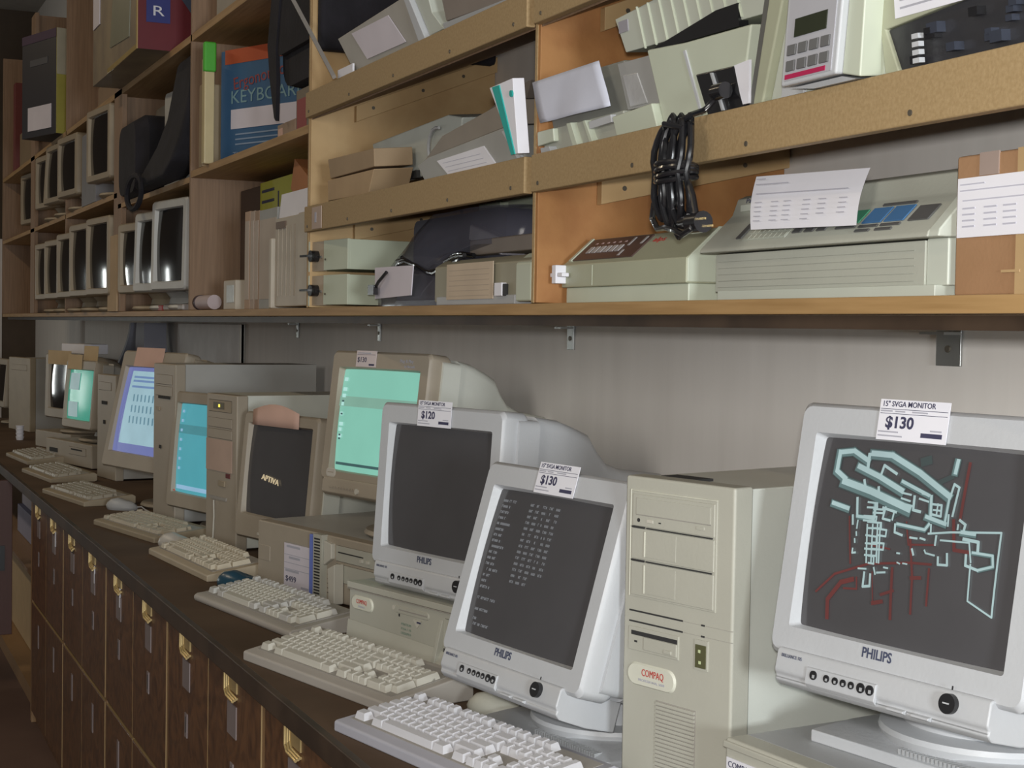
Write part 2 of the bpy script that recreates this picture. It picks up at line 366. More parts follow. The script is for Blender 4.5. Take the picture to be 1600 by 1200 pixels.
def boot_text(t, T, yf):
    g = mat('dim_screen_text', (.15, .155, .165), emit=1.0)
    m = MB(T); rnd = random.Random(5)
    def word(x, z, w):
        n = max(1, int(w / .0034))
        for i in range(n):
            a = x + i * .0034
            if rnd.random() < .12: continue
            k = rnd.randint(0, 2)
            m.box(a, a + .0025, yf(a, z) - .0007, yf(a, z) - .0004, z - .0006 + .002 * (k == 0), z + .0003 + .002 * (k == 0))
            m.box(a, a + .0008, yf(a, z) - .0007, yf(a, z) - .0004, z - .0018, z + .002)
            if k: m.box(a + .0018, a + .0025, yf(a, z) - .0007, yf(a, z) - .0004, z - .0018, z + .002)
    for r in range(14):
        z = .093 - r * .0088
        word(-.128, z, .026 if r % 4 else .040)
        if r > 0 or True:
            for c in range(5):
                if r > 11 and c > 2: continue
                word(-.052 + c * .0165, z, .0128)
    for z, w in ((-.030, .016), (-.039, .030), (-.056, .052), (-.073, .044), (-.087, .012), (-.095, .05)): word(-.128, z, w)
    o = m.build('screen_text', g, t); o['label'] = 'rows of faint white boot text'; o['kind'] = 'stuff'

# ---------------------------------------------------------------- keyboard
_kc = {}
def keymesh(wu, hu, top):
    k = (wu, hu, top)
    if k not in _kc:
        u = .0190; w = wu * u - .0016; d = hu * u - .0016; h = .0105
        b = MB(); i = .0034
        b.loft([[(-w/2, -d/2, 0), (w/2, -d/2, 0), (w/2, d/2, 0), (-w/2, d/2, 0)],
                [(-w/2 + i*.8, -d/2 + i*.8, h*.8), (w/2 - i*.8, -d/2 + i*.8, h*.8), (w/2 - i*.8, d/2 - i*.4, h*.85), (-w/2 + i*.8, d/2 - i*.4, h*.85)],
                [(-w/2 + i, -d/2 + i*1.1, h), (w/2 - i, -d/2 + i*1.1, h), (w/2 - i, d/2 - i*.7, h*1.05), (-w/2 + i, d/2 - i*.7, h*1.05)]])
        o = b.build('key', [top]); _kc[k] = o.data; bpy.data.objects.remove(o)
    return _kc[k]
def key_layout():
    out = []  # x0,row,w,h,kind
    def row(r, items, x=0.0):
        for it in items:
            if isinstance(it, tuple): x += it[0]; continue
            out.append((x, r, it, 1)); x += it
    row(5.35, [1, (1,), 1, 1, 1, 1, (.5,), 1, 1, 1, 1, (.5,), 1, 1, 1, 1, (.25,), 1, 1, 1])
    row(4, [1]*13 + [2, (.25,), 1, 1, 1, (.25,), 1, 1, 1, 1])
    row(3, [1.5] + [1]*12 + [1.5, (.25,), 1, 1, 1, (.25,), 1, 1, 1]); out.append((21.5, 2.5, 1, 2))
    row(2, [1.75] + [1]*11 + [2.25, (3.5,), 1, 1, 1])
    row(1, [2.25] + [1]*10 + [2.75, (1.25,), 1, (1.25,), 1, 1, 1]); out.append((21.5, .5, 1, 2))
    row(0, [1.5, (1,), 1.5, 7, 1.5, (1,), 1.5, (.25,), 1, 1, 1, (.25,), 2, 1])
    return out
LAY = key_layout()
def keyboard(label, corner, yaw, case, keym, W=.465, D=.175, detail=True, hf=.017, hb=.034, group=None, logo=None, altkeys=None, rounded=False):
    t = thing('keyboard', label, 'keyboard', (corner[0], corner[1], corner[2]), yaw, group=group)
    f = .03
    if rounded: prof = [(.004, 0), (0, .006), (.001, hf - .004), (.008, hf), (.02, hf + .001), (D - .02, hb - .004), (D - .006, hb - .006), (D, hb - .014), (D, 0)]
    else: prof = [(0, 0), (0, hf - .002), (.004, hf), (D - .012, hb), (D, hb - .006), (D, .004), (D - .01, 0)]
    c = MB().prism(prof, 'x', 0, W).build('case', case, t, bevel=.003)
    u = .0190; ox = (W - 22.5 * u) / 2; sl = math.atan2(hb - hf, D - .012); oy = .020
    KM = TR(0, .004, hf) @ RX(sl)
    MB(KM).box(ox - .003, W - ox + .003, oy - .003, oy + 6.35 * u + .003, -.002, .0012).build('key_well', KWELL, t)
    if detail:
        for x, r, w, h in LAY:
            km = keym
            if altkeys and (w > 1 or r > 5 or x > 15.2 and x < 21.6 and r > 3.5) and w < 6: km = altkeys
            o = bpy.data.objects.new('key', keymesh(w, h, km)); C.objects.link(o); o.parent = t
            o.matrix_local = KM @ TR(ox + (x + w / 2) * u, oy + (r + h / 2) * u, .001)
    else:
        b = MB()
        for x, r, w, h in LAY:
            b.M = KM @ TR(ox + (x + w / 2) * u, oy + (r + h / 2) * u, .001)
            ww, dd = w * u / 2 - .001, h * u / 2 - .001
            b.loft([[(-ww, -dd, 0), (ww, -dd, 0), (ww, dd, 0), (-ww, dd, 0)], [(-ww + .002, -dd + .003, .009), (ww - .002, -dd + .003, .009), (ww - .002, dd - .002, .009), (-ww + .002, dd - .002, .009)]])
        k = b.build('keys', keym, t); k['kind'] = 'stuff'
    if logo:
        text('brand_lettering', logo, RED, c, KM @ TR(W - .04, D - .030, .0008) @ Matrix(), .008, width=.028)
    return t

def mouse(label, loc, yaw, m, L=.11, W=.062, H=.034, name='mouse', group=None):
    t = thing(name, label, 'mouse', loc, yaw, group=group)
    b = MB(); rings = []; n = 20
    for z, k in ((0, .93), (.006, 1), (.012, 1.0), (H * .6, .9), (H * .85, .68), (H, .25)):
        rings.append([(W / 2 * k * math.cos(a) * (1 - .12 * math.sin(a)), L / 2 * k * math.sin(a) - (z * .12), z * (1 + .12 * -math.sin(a))) for a in [2 * math.pi * i / n for i in range(n)]])
    b.loft(rings).build('shell', m, t, smooth=True)
    MB().box(-.0006, .0006, -L * .05, L * .44, H * .3, H * .62).build('button_split', SLOT, t)
    MB().tube([(0, L * .46, .010), (0, L * .62, .012), (.01, L * .8, .004), (.03, L * 1.0, .003), (.06, L * 1.2, .003)], .0022).build('cord', m, t, smooth=True)
    return t

# ------------------------------------------------------------ computer case
def case(name, label, corner, yaw, w, h, d, side, front, feats, cat='computer', group=None, ft=.03, topov=.004, bevel=.004):
    """corner: front-left-bottom corner; feats: callback(t, F) with F the front-face frame (x right, z up, y into case)"""
    ce = Vector((w / 2, d / 2)); ce = Vector((ce.x * math.cos(yaw) - ce.y * math.sin(yaw), ce.x * math.sin(yaw) + ce.y * math.cos(yaw)))
    t = thing(name, label, cat, (corner[0] + ce.x, corner[1] + ce.y, corner[2]), yaw, group=group)
    F = TR(-w / 2, -d / 2, 0)
    MB(F).box(.002, w - .002, ft, d, .006, h - topov).build('chassis', side, t, bevel=.002)
    f = MB(F).box(0, w, 0, ft + .004, 0 if h > .3 else .004, h).build('front_panel', front, t, bevel=bevel)
    if feats: feats(t, F, f)
    return t
def inset(parent, F, x0, x1, z0, z1, name, m, proud=.0012, rim=True, rm=None):
    b = MB(F).box(x0, x1, -proud, .004, z0, z1)
    if rim:
        e = .0012; b.mat(1)
        b.box(x0 - e, x1 + e, -.0003, .002, z1, z1 + e).box(x0 - e, x0, -.0003, .002, z0, z1).box(x1, x1 + e, -.0003, .002, z0, z1).box(x0 - e, x1 + e, -.0003, .002, z0 - e, z0)
    return b.build(name, [m, rm or SLOT], parent, bevel=.0006 if proud > .001 else 0, seg=1)

# points of the room seen at given directions, on the plane y=Y or z=Z
_cam = bpy.context.scene.camera.matrix_world.to_3x3()
def _ray(u, v): return _cam @ Vector(((u - 800) / 2400, -(v - 600) / 2400, -1))
def at(u, v, Y):
    d = _ray(u, v); return Vector((0, 0, EYE)) + d * (Y / d.y)
def atz(u, v, Z):
    d = _ray(u, v); return Vector((0, 0, EYE)) + d * ((Z - EYE) / d.z)

# ---------------------------------------------------------------- setting
def struct(name, mb, m):
    o = mb.build(name, m); o['kind'] = 'structure'; return o
FLM = mat('worn_brown_floor', (.13, .075, .055), .6, scale=2, col2=(.09, .05, .038), bump=.2, bscale=30)
struct('floor', MB().box(-12, 4, -4, WALL + .02, FLOOR - .05, FLOOR), FLM)
struct('wall_back', MB().box(-12, 4, WALL, WALL + .1, FLOOR - .05, 3.9), WALLM)
struct('wall_left', MB().box(-12.1, -12, -4, WALL + .1, FLOOR - .05, 3.9), mat('dark_end_wall', (.09, .065, .045), .8))
struct('ceiling', MB().box(-12, 4, -4, WALL + .1, 3.9, 3.95), mat('ceiling_paint', (.35, .33, .30), .9))
struct('trim_1', MB().box(-9.99, -9.93, .95, 1.0, DESK, 2.1), mat('pale_trim_paint', (.55, .52, .50), .6))

# ---------------------------------------------------------------- worktop
t = thing('worktop', 'long dark brown worktop running under all the computers', 'worktop', (-4, 1.06, DESK))
TT = TR(4, -1.06, -DESK)
MB(TT).box(-9.9, 1.0, .680, WALL - .002, DESK - .032, DESK).build('top', TOPM, t, bevel=.002)
MB(TT).box(-9.9, 1.0, .667, .681, DESK - .036, DESK + .0005).build('front_lip', LIP, t, bevel=.002)

# ------------------------------------------------------------ base cabinets
edges = [-5.76, -4.96, -4.16, -3.36, -2.56, -1.76, -.96, -.16]
where = ['at the far left, under the dark far monitors', 'second from the far end, under the plain grey keyboards', 'under the beige keyboard and pale mouse', 'under the keyboard by the blue mouse',
         'under the red-badged beige keyboard', 'nearest one showing, under the white keyboard', 'beyond the bottom edge, below the nearest grey monitor']
ztop, zmid, zbot = DESK - .038, .59, FLOOR + .05
for i in range(len(edges) - 1):
    x0, x1 = edges[i], edges[i+1]
    if i == 6: continue
    t = thing('base_cabinet', 'brown varnished plywood cabinet ' + where[i], 'cabinet', ((x0 + x1) / 2, 1.07, FLOOR), group='plywood cabinets under the worktop')
    K = TR(-(x0 + x1) / 2, -1.07, -FLOOR)
    MB(K).box(x0 + .001, x1 - .001, .705, WALL - .004, FLOOR + .001, ztop).build('carcass', CABW, t)
    MB(K).box(x0 + .001, x0 + .020, .688, .706, zbot, ztop).build('edge_strip', CABE, t)
    for q in range(2):
        a = x0 + (.022 if q == 0 else .402); b = x0 + (.398 if q == 0 else .798)
        for zz0, zz1, up in ((zmid + .006, ztop - .004, 1), (zbot, zmid - .006, 0)):
            d = MB(K).box(a + .002, b - .002, .686, .704, zz0, zz1).build('door', CABW, t, bevel=.0015)
            e = MB(K).box(a + .001, b - .001, .6875, .7035, zz1 + .0005, zz1 + .002).box(b - .0019, b + .0005, .6865, .7035, zz0, zz1).build('door_edge', mat('dull_door_edge', (.36, .25, .12), .5), d)
            cx = (a + b) / 2
            if up:
                h = MB(K)
                for k in range(3):
                    xx = cx - .028 + k * .007; zz = zz1 - .004
                    h.tube([(xx - .012, .684 - .002*(2-k), zz), (xx - .012, .684 - .002*(2-k), zz - .022 - .004 * (2-k)), (xx, .684 - .002*(2-k), zz - .032 - .004*(2-k)), (xx + .05, .684 - .002*(2-k), zz - .034 - .004*(2-k))], .0026, 8)
                h.box(cx - .024, cx + .034, .6835, .686, zz1 - .030, zz1 - .004)
                h.build('pull_handle', BRASS, d, smooth=True)
                MB(K).box(cx - .036, cx + .030, .6842, .6862, zz1 - .115, zz1 - .055).build('label_holder', mat('dull_label', (.24, .20, .20), .5), d)
                MB(K).box(cx - .012, cx + .010, .6842, .6862, zz1 - .215, zz1 - .165).mat(1).box(cx - .003, cx + .001, .6836, .6842, zz1 - .205, zz1 - .172).build('key_plate', [mat('dull_label', (.24, .20, .20), .5), SLOT], d)
            else:
                MB(K).box(cx - .010, cx + .012, .6842, .6862, zz1 - .13, zz1 - .05).build('label_holder', mat('dull_label', (.24, .20, .20), .5), d)
# narrow white tags under three far handles
for x, z in ((-5.13, .894), (-4.34, .90), (-3.94, .902)):
    o = MB().box(0, .010, 0, .002, 0, .048).build('door_tag', PAPER); o.location = (x, .6835, z - .024)
    tag(o, {-5.13: 'narrow white tag on a cabinet door, farthest of three', -4.34: 'narrow white tag on a cabinet door, middle of three', -3.94: 'narrow white tag on a cabinet door, nearest of three'}[x], 'tag', 'narrow white tags on cabinet doors')

# open cubby beyond the cabinets with boxes, and its open dark door
t = thing('open_cabinet', 'open plywood cubby holding boxes, beyond the last cabinet', 'cabinet', (-7.0, 1.07, FLOOR)); K = TR(7.0, -1.07, -FLOOR)
m = MB(K).box(-9.8, -5.762, 1.40, 1.44, FLOOR + .001, ztop).box(-5.80, -5.762, .69, 1.40, FLOOR + .001, ztop).box(-9.8, -5.80, .72, 1.40, FLOOR + .001, FLOOR + .06)
m.build('carcass', CABE, t)
MB(K).box(-9.8, -5.80, .74, 1.40, .60, .615).build('inner_shelf', PLYB, t)
d = thing('open_door', 'dark red-brown cupboard door swung open at far left', 'door', (-6.42, .69, .34))
MB(TR(6.42, -.69, -.34)).box(-6.43, -6.41, .10, .69, .34, ztop).build('door_panel', mat('dark_red_wood', (.075, .026, .018), .5, kind='grain_z'), d, bevel=.002)
MB(TR(6.42, -.69, -.34)).box(-6.412, -6.404, .64, .66, .60, .70).build('pull', DARK, d)
solid('storage_box', 'white box on the cubby shelf beyond the cabinets, upper of its stack', 'box', (-7.5, .85, .745), 0, .9, .3, .11, PAPERL)
solid('storage_box', 'pale lilac box under the white box in the cubby', 'box', (-7.5, .83, .617), 0, .9, .34, .126, mat('pale_blue_box', (.34, .34, .48), .6))
solid('storage_box', 'large tan carton on the floor of the cubby', 'box', (-7.5, .80, FLOOR + .062), 0, 1.0, .4, .36, CARD)

# --------------------------------------------------------------- shelving
s = thing('wall_shelving', 'long wall of wooden shelving bays above the computers', 'shelving', (-4.7, 1.22, SH - .02)); K = TR(4.7, -1.22, -(SH - .02))
MB(K).box(-9.9, .4, 1.0, WALL - .002, SH - .018, SH).build('long_shelf_board', EDGE, s, bevel=.001)
MB(K).box(-9.9, .4, 1.03, 1.05, SH - .034, SH - .019).build('under_batten', LIP, s)
for x, w, m in ((-9.93, .02, PLYB), (-7.22, .018, PLYB), (-4.62, .018, PLYB), (-3.375, .018, PLY), (-2.16, .016, ORNG), (-.91, .018, ORNG)):
    u = MB(K).box(x, x + w, 1.0, WALL - .002, SH + .001, 3.2).build('upright', m, s, bevel=.001)
    if m in (ORNG, PLY): MB(K).box(x - .0005, x + w * .45, .9985, 1.003, SH + .001, 3.2).build('upright_edge', MDF, u)
for x in (-5.87, -8.44):
    MB(K).box(x, x + .018, 1.02, WALL - .002, SH + .001, 3.2).build('upright', PLYB, s)
    MB(K).box(x - .07, x + .09, 1.0, 1.02, SH + .001, 3.2).build('front_post', PLYB, s, bevel=.002)
MB(K).box(-4.60, -3.377, 1.0, WALL - .002, 2.035, 2.055).build('middle_shelf_board', EDGE, s, bevel=.001)
MB(K).box(-5.85, -4.622, 1.0, WALL - .002, 2.022, 2.040).build('middle_shelf_board', EDGE, s, bevel=.001)
MB(K).box(-9.90, -5.87, 1.0, WALL - .002, 2.065, 2.085).build('middle_shelf_board', EDGE, s, bevel=.001)
MB(K).box(-9.90, -3.377, 1.0, WALL - .002, 2.440, 2.462).build('top_shelf_board', EDGE, s, bevel=.001)
LS = (1.912 - 1.812) / .45; US = (2.245 - 2.062) / .45
LA, UA = math.atan(LS), math.atan(US)
lz = lambda y: 1.812 + LS * (y - 1.0) + .0135 / math.cos(LA)
uz = lambda y: 2.062 + US * (y - 1.0) + .0135 / math.cos(UA)
for x0, x1 in ((-3.355, -2.162), (-2.142, -.912)):
    for S0, zf, nm in ((LS, 1.812, 'sloped_shelf_board'), (US, 2.062, 'sloped_shelf_board')):
        MB(K).prism([(1.001, zf), (WALL - .004, zf + S0 * (WALL - 1.005)), (WALL - .004, zf + S0 * (WALL - 1.005) + .013), (1.001, zf + .013)], 'x', x0, x1).build(nm, PLYB, s)
    for zf, hh in ((1.809, .057), (2.064, .056)):
        r = MB(K).box(x0 + .004, x1 - .001, .984, .9995, zf, zf + hh).build('front_rail', MDF, s, bevel=.002)
        sc = MB(K)
        n = 5
        for k in range(n):
            xx = x0 + .03 + k * (x1 - x0 - .08) / (n - 1) + .01 * (k % 2); sc.cyl((xx, .9828, zf + .012), .0032, .002, 'y', 12)
        sc.build('screws', SCREW, r)
    # cleats under the sloped boards on the right-facing side of each upright
    for S0, zf in ((LS, 1.809), (US, 2.058)):
        c = MB(K).prism([(1.10, zf + S0 * .10 - .036), (WALL - .004, zf + S0 * (WALL - 1.005) - .036), (WALL - .004, zf + S0 * (WALL - 1.005)), (1.10, zf + S0 * .10)], 'x', x0, x0 + .016).build('cleat', PLY, s, bevel=.001)
        k = MB(K)
        for yy in (1.14, 1.26, 1.36): k.cyl((x0 + .0155, yy, zf + S0 * (yy - 1) - .018), .004, .0012, 'x', 10)
        k.build('screws', SCREW, c)
# little grey price slip on the left end of the lower rail
o = MB().box(0, .07, 0, .0015, 0, .048).mat(1).box(.022, .034, -.0006, 0, .014, .036).build('price_slip', [mat('grey_pink_slip', (.46, .36, .30), .8), INKG])
o.location = (-3.285, .982, 1.812); tag(o, 'small faded paper slip stuck on left end of the lower rail', 'label')

for u, v, wd in ((895, 515, .03), (1487, 527, .052), (595, 510, .02), (467, 508, .02)):
    p = at(u, v, WALL)
    t = thing('shelf_bracket', {895: 'small steel bracket on the wall above the near left monitor stack', 1487: 'largest steel bracket on the wall above the nearest monitor', 595: 'small steel bracket on the wall above the green-lit monitor', 467: 'farthest small steel bracket under the shelf'}[u], 'bracket', (p.x, WALL - .006, SH - .02), group='steel brackets under the shelf')
    MB().box(-wd/2, wd/2, 0, .004, -.062, -.0).build('wall_plate', STEEL, t, bevel=.001)
    MB().box(-wd/2, wd/2, -.03, 0, -.018, -.014).build('arm', STEEL, t)
    MB().cyl((0, -.002, -.038), .005, .002, 'y', 12).build('screw', SCREW, t)

# =================================================================== bench
# ---- nearest: desktop case with the big monitor on it
def deskpro(t, F, f):
    MB(F).box(-.001, .452, -.003, .03, .108, .1165).build('top_lip', CREAM, t, bevel=.002)
    l = MB(F).box(.006, .112, -.0022, -.0005, .040, .098).mat(1)
    for i in range(4): l.box(.010, .046, -.0026, -.0021, .078 - i * .010, .080 - i * .010).box(.060, .105, -.0026, -.0021, .078 - i * .010, .081 - i * .010)
    l = l.build('spec_label', [PAPER, INKG], t)
    text('label_heading', 'COMPAQ DESKPRO', INK, l, F @ TR(.058, -.0025, .0905) @ FRONT, .0105, width=.096)
    inset(t, F, .29, .44, .055, .097, 'drive_bay', CREAM)
    inset(t, F, .29, .44, .012, .050, 'drive_bay', CREAM)
DPZ = 1.120
dpc = (-1.545, .978, DESK)
case('desktop_computer', 'cream desktop computer lying under the nearest monitor, spec label at its corner', dpc, .10, .455, DPZ - DESK, .43, GREY2, CREAM, deskpro, topov=0)
near = philips('grey fifteen-inch monitor showing a 3D pipes picture, tagged $130, nearest at right', (-1.341, 1.069, 1.373), .176, .166, DPZ, '$130', content=pipes, depth=.335, group='grey fifteen-inch monitors')
# thin cable coming down behind the monitor
o = MB().tube([(-1.52, 1.20, 1.25), (-1.535, 1.205, 1.20), (-1.56, 1.215, 1.14), (-1.565, 1.25, 1.123), (-1.50, 1.33, 1.1225), (-1.40, 1.36, 1.1225)], .003).build('monitor_cable', GREY, smooth=True)
tag(o, 'thin grey cable drooping behind the nearest monitor onto the desktop case', 'cable')

# ---- compaq tower
def tower_face(t, F, f):
    x0, x1 = .020, .160
    z = lambda q: .386 + q
    # recessed bay area rim
    MB(F).box(.013, .166, -.0015, .002, .2535, .3915).mat(1).box(.011, .013, -.0018, .002, .2535, .3935).box(.013, .166, -.0018, .002, .3915, .3930).build('bay_surround', [CREAM, mat('cream_highlight', (.66, .66, .56), .5)], t, bevel=.0008)
    cd = MB(F).box(.017, .163, -.0030, 0, .3465, .3880).build('optical_drive', CREAM, t, bevel=.001)
    MB(F).box(.025, .157, -.0042, -.003, .362, .3835).mat(1).box(.024, .158, -.0034, -.0028, .3608, .3620).box(.024, .025, -.0034, -.0028, .3608, .384).build('disc_tray', [CREAM, KWELL], cd, bevel=.0008)
    MB(F).cyl((.029, -.0036, .3545), .0026, .001, 'y', 14).build('headphone_jack', SLOT, cd)
    MB(F).box(.044, .056, -.0040, -.003, .3525, .3565).build('volume_wheel', KEYC, cd, bevel=.0006)
    MB(F).box(.066, .070, -.0036, -.003, .3535, .3550).build('indicator_light', SLOT, cd)
    MB(F).box(.133, .147, -.0042, -.003, .3535, .3580).build('eject_button', CREAM, cd, bevel=.0008)
    for zz in (.3450, .3015):
        MB(F).box(.016, .040, -.0036, 0, zz - .001, zz + .0012).box(.043, .160, -.0034, 0, zz - .0008, zz + .0008).build('bay_gap', SLOT, t)
    for za, zb in ((.3035, .3435), (.2560, .3000)):
        bl = MB(F).box(.016, .163, -.0030, 0, za, zb).build('drive_blank', CREAM, t, bevel=.001)
        MB(F).box(.042, .098, -.0037, -.003, za + .004, zb - .003).mat(1).box(.0405, .0425, -.0046, -.003, za + .004, zb - .003).build('blank_recess', [CREAM, mat('cream_highlight', (.66, .66, .56), .5)], bl, bevel=.0006)
    for zz in (.2345, .2205):
        MB(F).box(.012, .110, -.0006, .002, zz - .0009, zz + .0012).box(.142, .148, -.0006, .002, zz - .001, zz + .0012).build('vent_slot', SLOT, t)
        MB(F).box(.110, .194, -.0004, .002, zz - .0002, zz + .0002).build('seam', KWELL, t)
    fl = MB(F).box(.012, .104, -.0016, .002, .183, .214).build('floppy_drive', CREAM, t, bevel=.001)
    MB(F).box(.018, .102, -.0022, 0, .2035, .2090).build('disk_slot', SLOT, fl)
    MB(F).box(.042, .102, -.0034, 0, .1865, .2030).build('disk_flap', CREAM, fl, bevel=.001)
    MB(F).box(.080, .094, -.0050, 0, .1885, .1935).build('eject_button', CREAM, fl, bevel=.001)
    MB(F).box(.024, .029, -.0022, 0, .194, .1965).build('indicator_light', SLOT, fl)
    b = MB(F).loft([rrect(.0, .088, .138, .168, .014, 0, 6), rrect(.002, .086, .140, .166, .013, -.0028, 6)]).build('badge', mat('cream_highlight', (.66, .66, .56), .5), t, smooth=True); b.location = (.012, 0, 0)
    text('badge_lettering', 'COMPAQ', RED, b, F @ TR(.048, -.0032, .1565) @ FRONT, .013, width=.040)
    text('badge_small_lettering', 'PROFESSIONAL 5000', INKG, b, F @ TR(.046, -.0032, .1465) @ FRONT, .0045, width=.048)
    MB(F).box(.132, .155, -.0016, .002, .178, .216).mat(1).box(.1345, .1525, -.0028, 0, .181, .210).mat(2).box(.140, .144, -.0034, -.0028, .200, .204).box(.141, .145, -.0034, -.0028, .186, .190).build('power_switch', [CREAM, mat('smoky_window', (.10, .10, .05), .25), mat('green_pilot', (.55, .62, .35), .4)], t, bevel=.0008)
    g = MB(F)
    for i in range(24): g.box(.066, .134, -.0022, .002, .120 - i * .0052, .1236 - i * .0052)
    g.mat(1).box(.0645, .1355, -.0004, .001, -.001, .125)
    g.build('vent_grille', [CREAM, KWELL], t)
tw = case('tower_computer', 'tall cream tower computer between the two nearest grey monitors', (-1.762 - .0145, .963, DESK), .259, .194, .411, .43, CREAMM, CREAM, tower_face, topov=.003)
FT = TR(-.097, -.215, 0)
MB(FT).box(.035, .10, .03, .06, .408, .4115).build('top_vent', SLOT, tw)

# ---- middle philips and its mouse
mid = philips('grey fifteen-inch monitor with faint boot text, tagged $130, standing on the worktop', (-1.972, .918, 1.256), .157, .29, DESK, '$130', tagx=.008, content=boot_text, group='grey fifteen-inch monitors')
mouse('round beige mouse in front of the tilted $130 grey monitor', (-2.165, .955, DESK), -.9, CREAM, .10, .058, .032)
# ---- left philips on the compaq desktop
CQZ = 1.128
def compaq_face(t, F, f):
    w = .47
    # sloping front skirt, open panel at the right
    MB(F).loft([[(0, -.002, .058), (0, -.004, .04), (0, -.006, .02), (0, -.012, .004), (0, -.012, 0), (0, 0, 0)], [(.285, -.002, .050), (.285, -.010, .036), (.285, -.028, .016), (.285, -.050, .004), (.285, -.050, 0), (.285, 0, 0)], [(.345, -.002, .040), (.345, -.012, .028), (.345, -.036, .014), (.345, -.060, .004), (.345, -.060, 0), (.345, 0, 0)]]).build('front_skirt', CREAM, t, bevel=.002)
    MB(F).box(-.001, w + .001, -.004, .02, .116, .1275).mat(1).box(-.001, w + .001, -.0042, .01, .1135, .1155).build('top_lip', [CREAM, KWELL], t, bevel=.0015)
    b = MB(F).loft([rrect(.012, .082, .078, .104, .012, 0, 6), rrect(.014, .080, .080, .102, .011, -.003, 6)]).build('badge', mat('cream_highlight', (.66, .66, .56), .5), t, smooth=True)
    text('badge_lettering', 'COMPAQ', RED, b, F @ TR(.047, -.0034, .094) @ FRONT, .011, width=.034)
    text('badge_small_lettering', 'DESKPRO', INKG, b, F @ TR(.047, -.0034, .085) @ FRONT, .0045, width=.022)
    fl = MB(F).loft([rrect(.150, .255, .092, .105, .006, 0, 5), rrect(.151, .254, .093, .104, .0055, -.0016, 5)]).build('floppy_drive', CREAM, t)
    MB(F).box(.165, .25, -.0024, -.001, .0975, .0995).build('disk_slot', KWELL, fl)
    MB(F).cyl((.148, -.002, .100), .004, .003, 'y', 14).build('eject_pin', KEYC, fl)
    MB(F).prism([(.210, .088), (.234, .088), (.222, .074)], 'y', -.003, 0).mat(1).box(.222, .232, -.0036, -.002, .083, .086).build('eject_button', [KEYC, INK], t)
    MB(F).box(.163, .166, -.001, 0, .086, .091).build('indicator_light', SLOT, t)
    for i, s_ in enumerate(('PENTIUM', 'P166 / 16', 'DESKPRO')):
        text('model_lettering', s_, mat('green_grey_print', (.22, .30, .24), .7), t, F @ TR(.186, -.0006, .074 - i * .008) @ FRONT, .006, width=.03)
    MB(F).prism([(-.024, .008), (-.002, .100), (0, .100), (0, 0), (-.02, 0)], 'x', .287, .296).build('panel_edge', CREAM, t, bevel=.001)
    inset(t, F, .302, .455, .072, .103, 'drive_bay', CREAM)
    MB(F).cyl((.318, -.002, .058), .003, .002, 'y', 12).build('jack', SLOT, t)
    MB(F).box(.298, .455, -.0008, .002, .045, .052).mat(1).box(.300, .45, -.0010, .002, .002, .044).mat(2).box(.322, .330, -.004, 0, .002, .044).build('open_bay', [SLOT, mat('blue_grey_steel', (.20, .26, .31), .4, metal=.5), STEEL], t)
cqy = .259
case('desktop_computer', 'cream desktop computer with a sloping front skirt, under the grey monitor tagged $120', (-2.715, .892, DESK), cqy, .47, CQZ - DESK, .40, BEIGEM, CREAM, compaq_face, topov=0)
philips('blank grey fifteen-inch monitor tagged $120, on the desktop computer', (-2.496, .973, 1.314), .265, .069, CQZ, '$120', tagx=-.012, group='grey fifteen-inch monitors', stand='philips')

# ---- desktop with the blue striped edge (green monitor stands on it)
def stripe_face(t, F, f):
    # label panel
    l = MB(F).box(.128, .246, -.002, -.0006, .006, .108).mat(1)
    for z in (.082, .064, .050): l.box(.130, .240, -.0025, -.002, z, z + .0012)
    for x, z, w in ((.14, .099, .06), (.15, .074, .05), (.135, .044, .06), (.205, .012, .034)): l.box(x, x + w, -.0025, -.002, z, z + .005)
    l = l.build('price_tag', [PAPERL, INKG], t); l['label'] = 'lilac handwritten-style price tag on the front'
    text('price', '$499', INK, l, F @ TR(.160, -.0026, .028) @ FRONT, .018, width=.046)
    MB(F).box(.252, .276, -.010, .002, .002, .142).build('blue_stripe', BLUE, t, bevel=.002)
    v = MB(F).box(.276, .312, -.014, .002, .002, .146).mat(1)
    for i in range(20): v.box(.281, .305, -.0146, -.0136, .134 - i * .0066, .1375 - i * .0066)
    v.build('vent_column', [CREAM, SLOT], t)
    MB(F).box(.128, .250, -.001, .001, .1095, .1105).build('seam', KWELL, t)
    MB(F).box(.005, .06, -.0012, .002, .055, .090).build('drive_blank', BEIGE, t, bevel=.001)
    MB(F).prism([(.313, .135), (.345, .130), (.345, .098), (.313, .080)], 'y', -.010, .002).build('light_flap', KEYC, t, bevel=.002)
    fl = inset(t, F, .35, .55, .095, .128, 'floppy_drive', CREAM)
    MB(F).box(.36, .46, -.002, -.001, .113, .1155).build('disk_slot', SLOT, fl)
    for x in (.45, .475): MB(F).box(x, x + .010, -.005, 0, .103, .110).build('button', KEYC, fl, bevel=.001)
    inset(t, F, .35, .55, .050, .088, 'drive_bay', CREAM)
    k = MB(F)
    for i in range(5): k.box(.318, .338, -.002, .002, .060 - i * .010, .0625 - i * .010)
    k.build('side_vents', SLOT, t)
    MB(F).prism([(.356, .080), (.385, .092), (.385, .006), (.362, .0)], 'y', -.026, -.002).build('hinged_flap', KEYC, t, bevel=.002)
case('desktop_computer', 'beige desktop computer with a blue stripe and vent column, lilac $499 tag', (-3.50, .925, DESK), .24, .60, .146, .40, BEIGEM, BEIGE, stripe_face, topov=0)
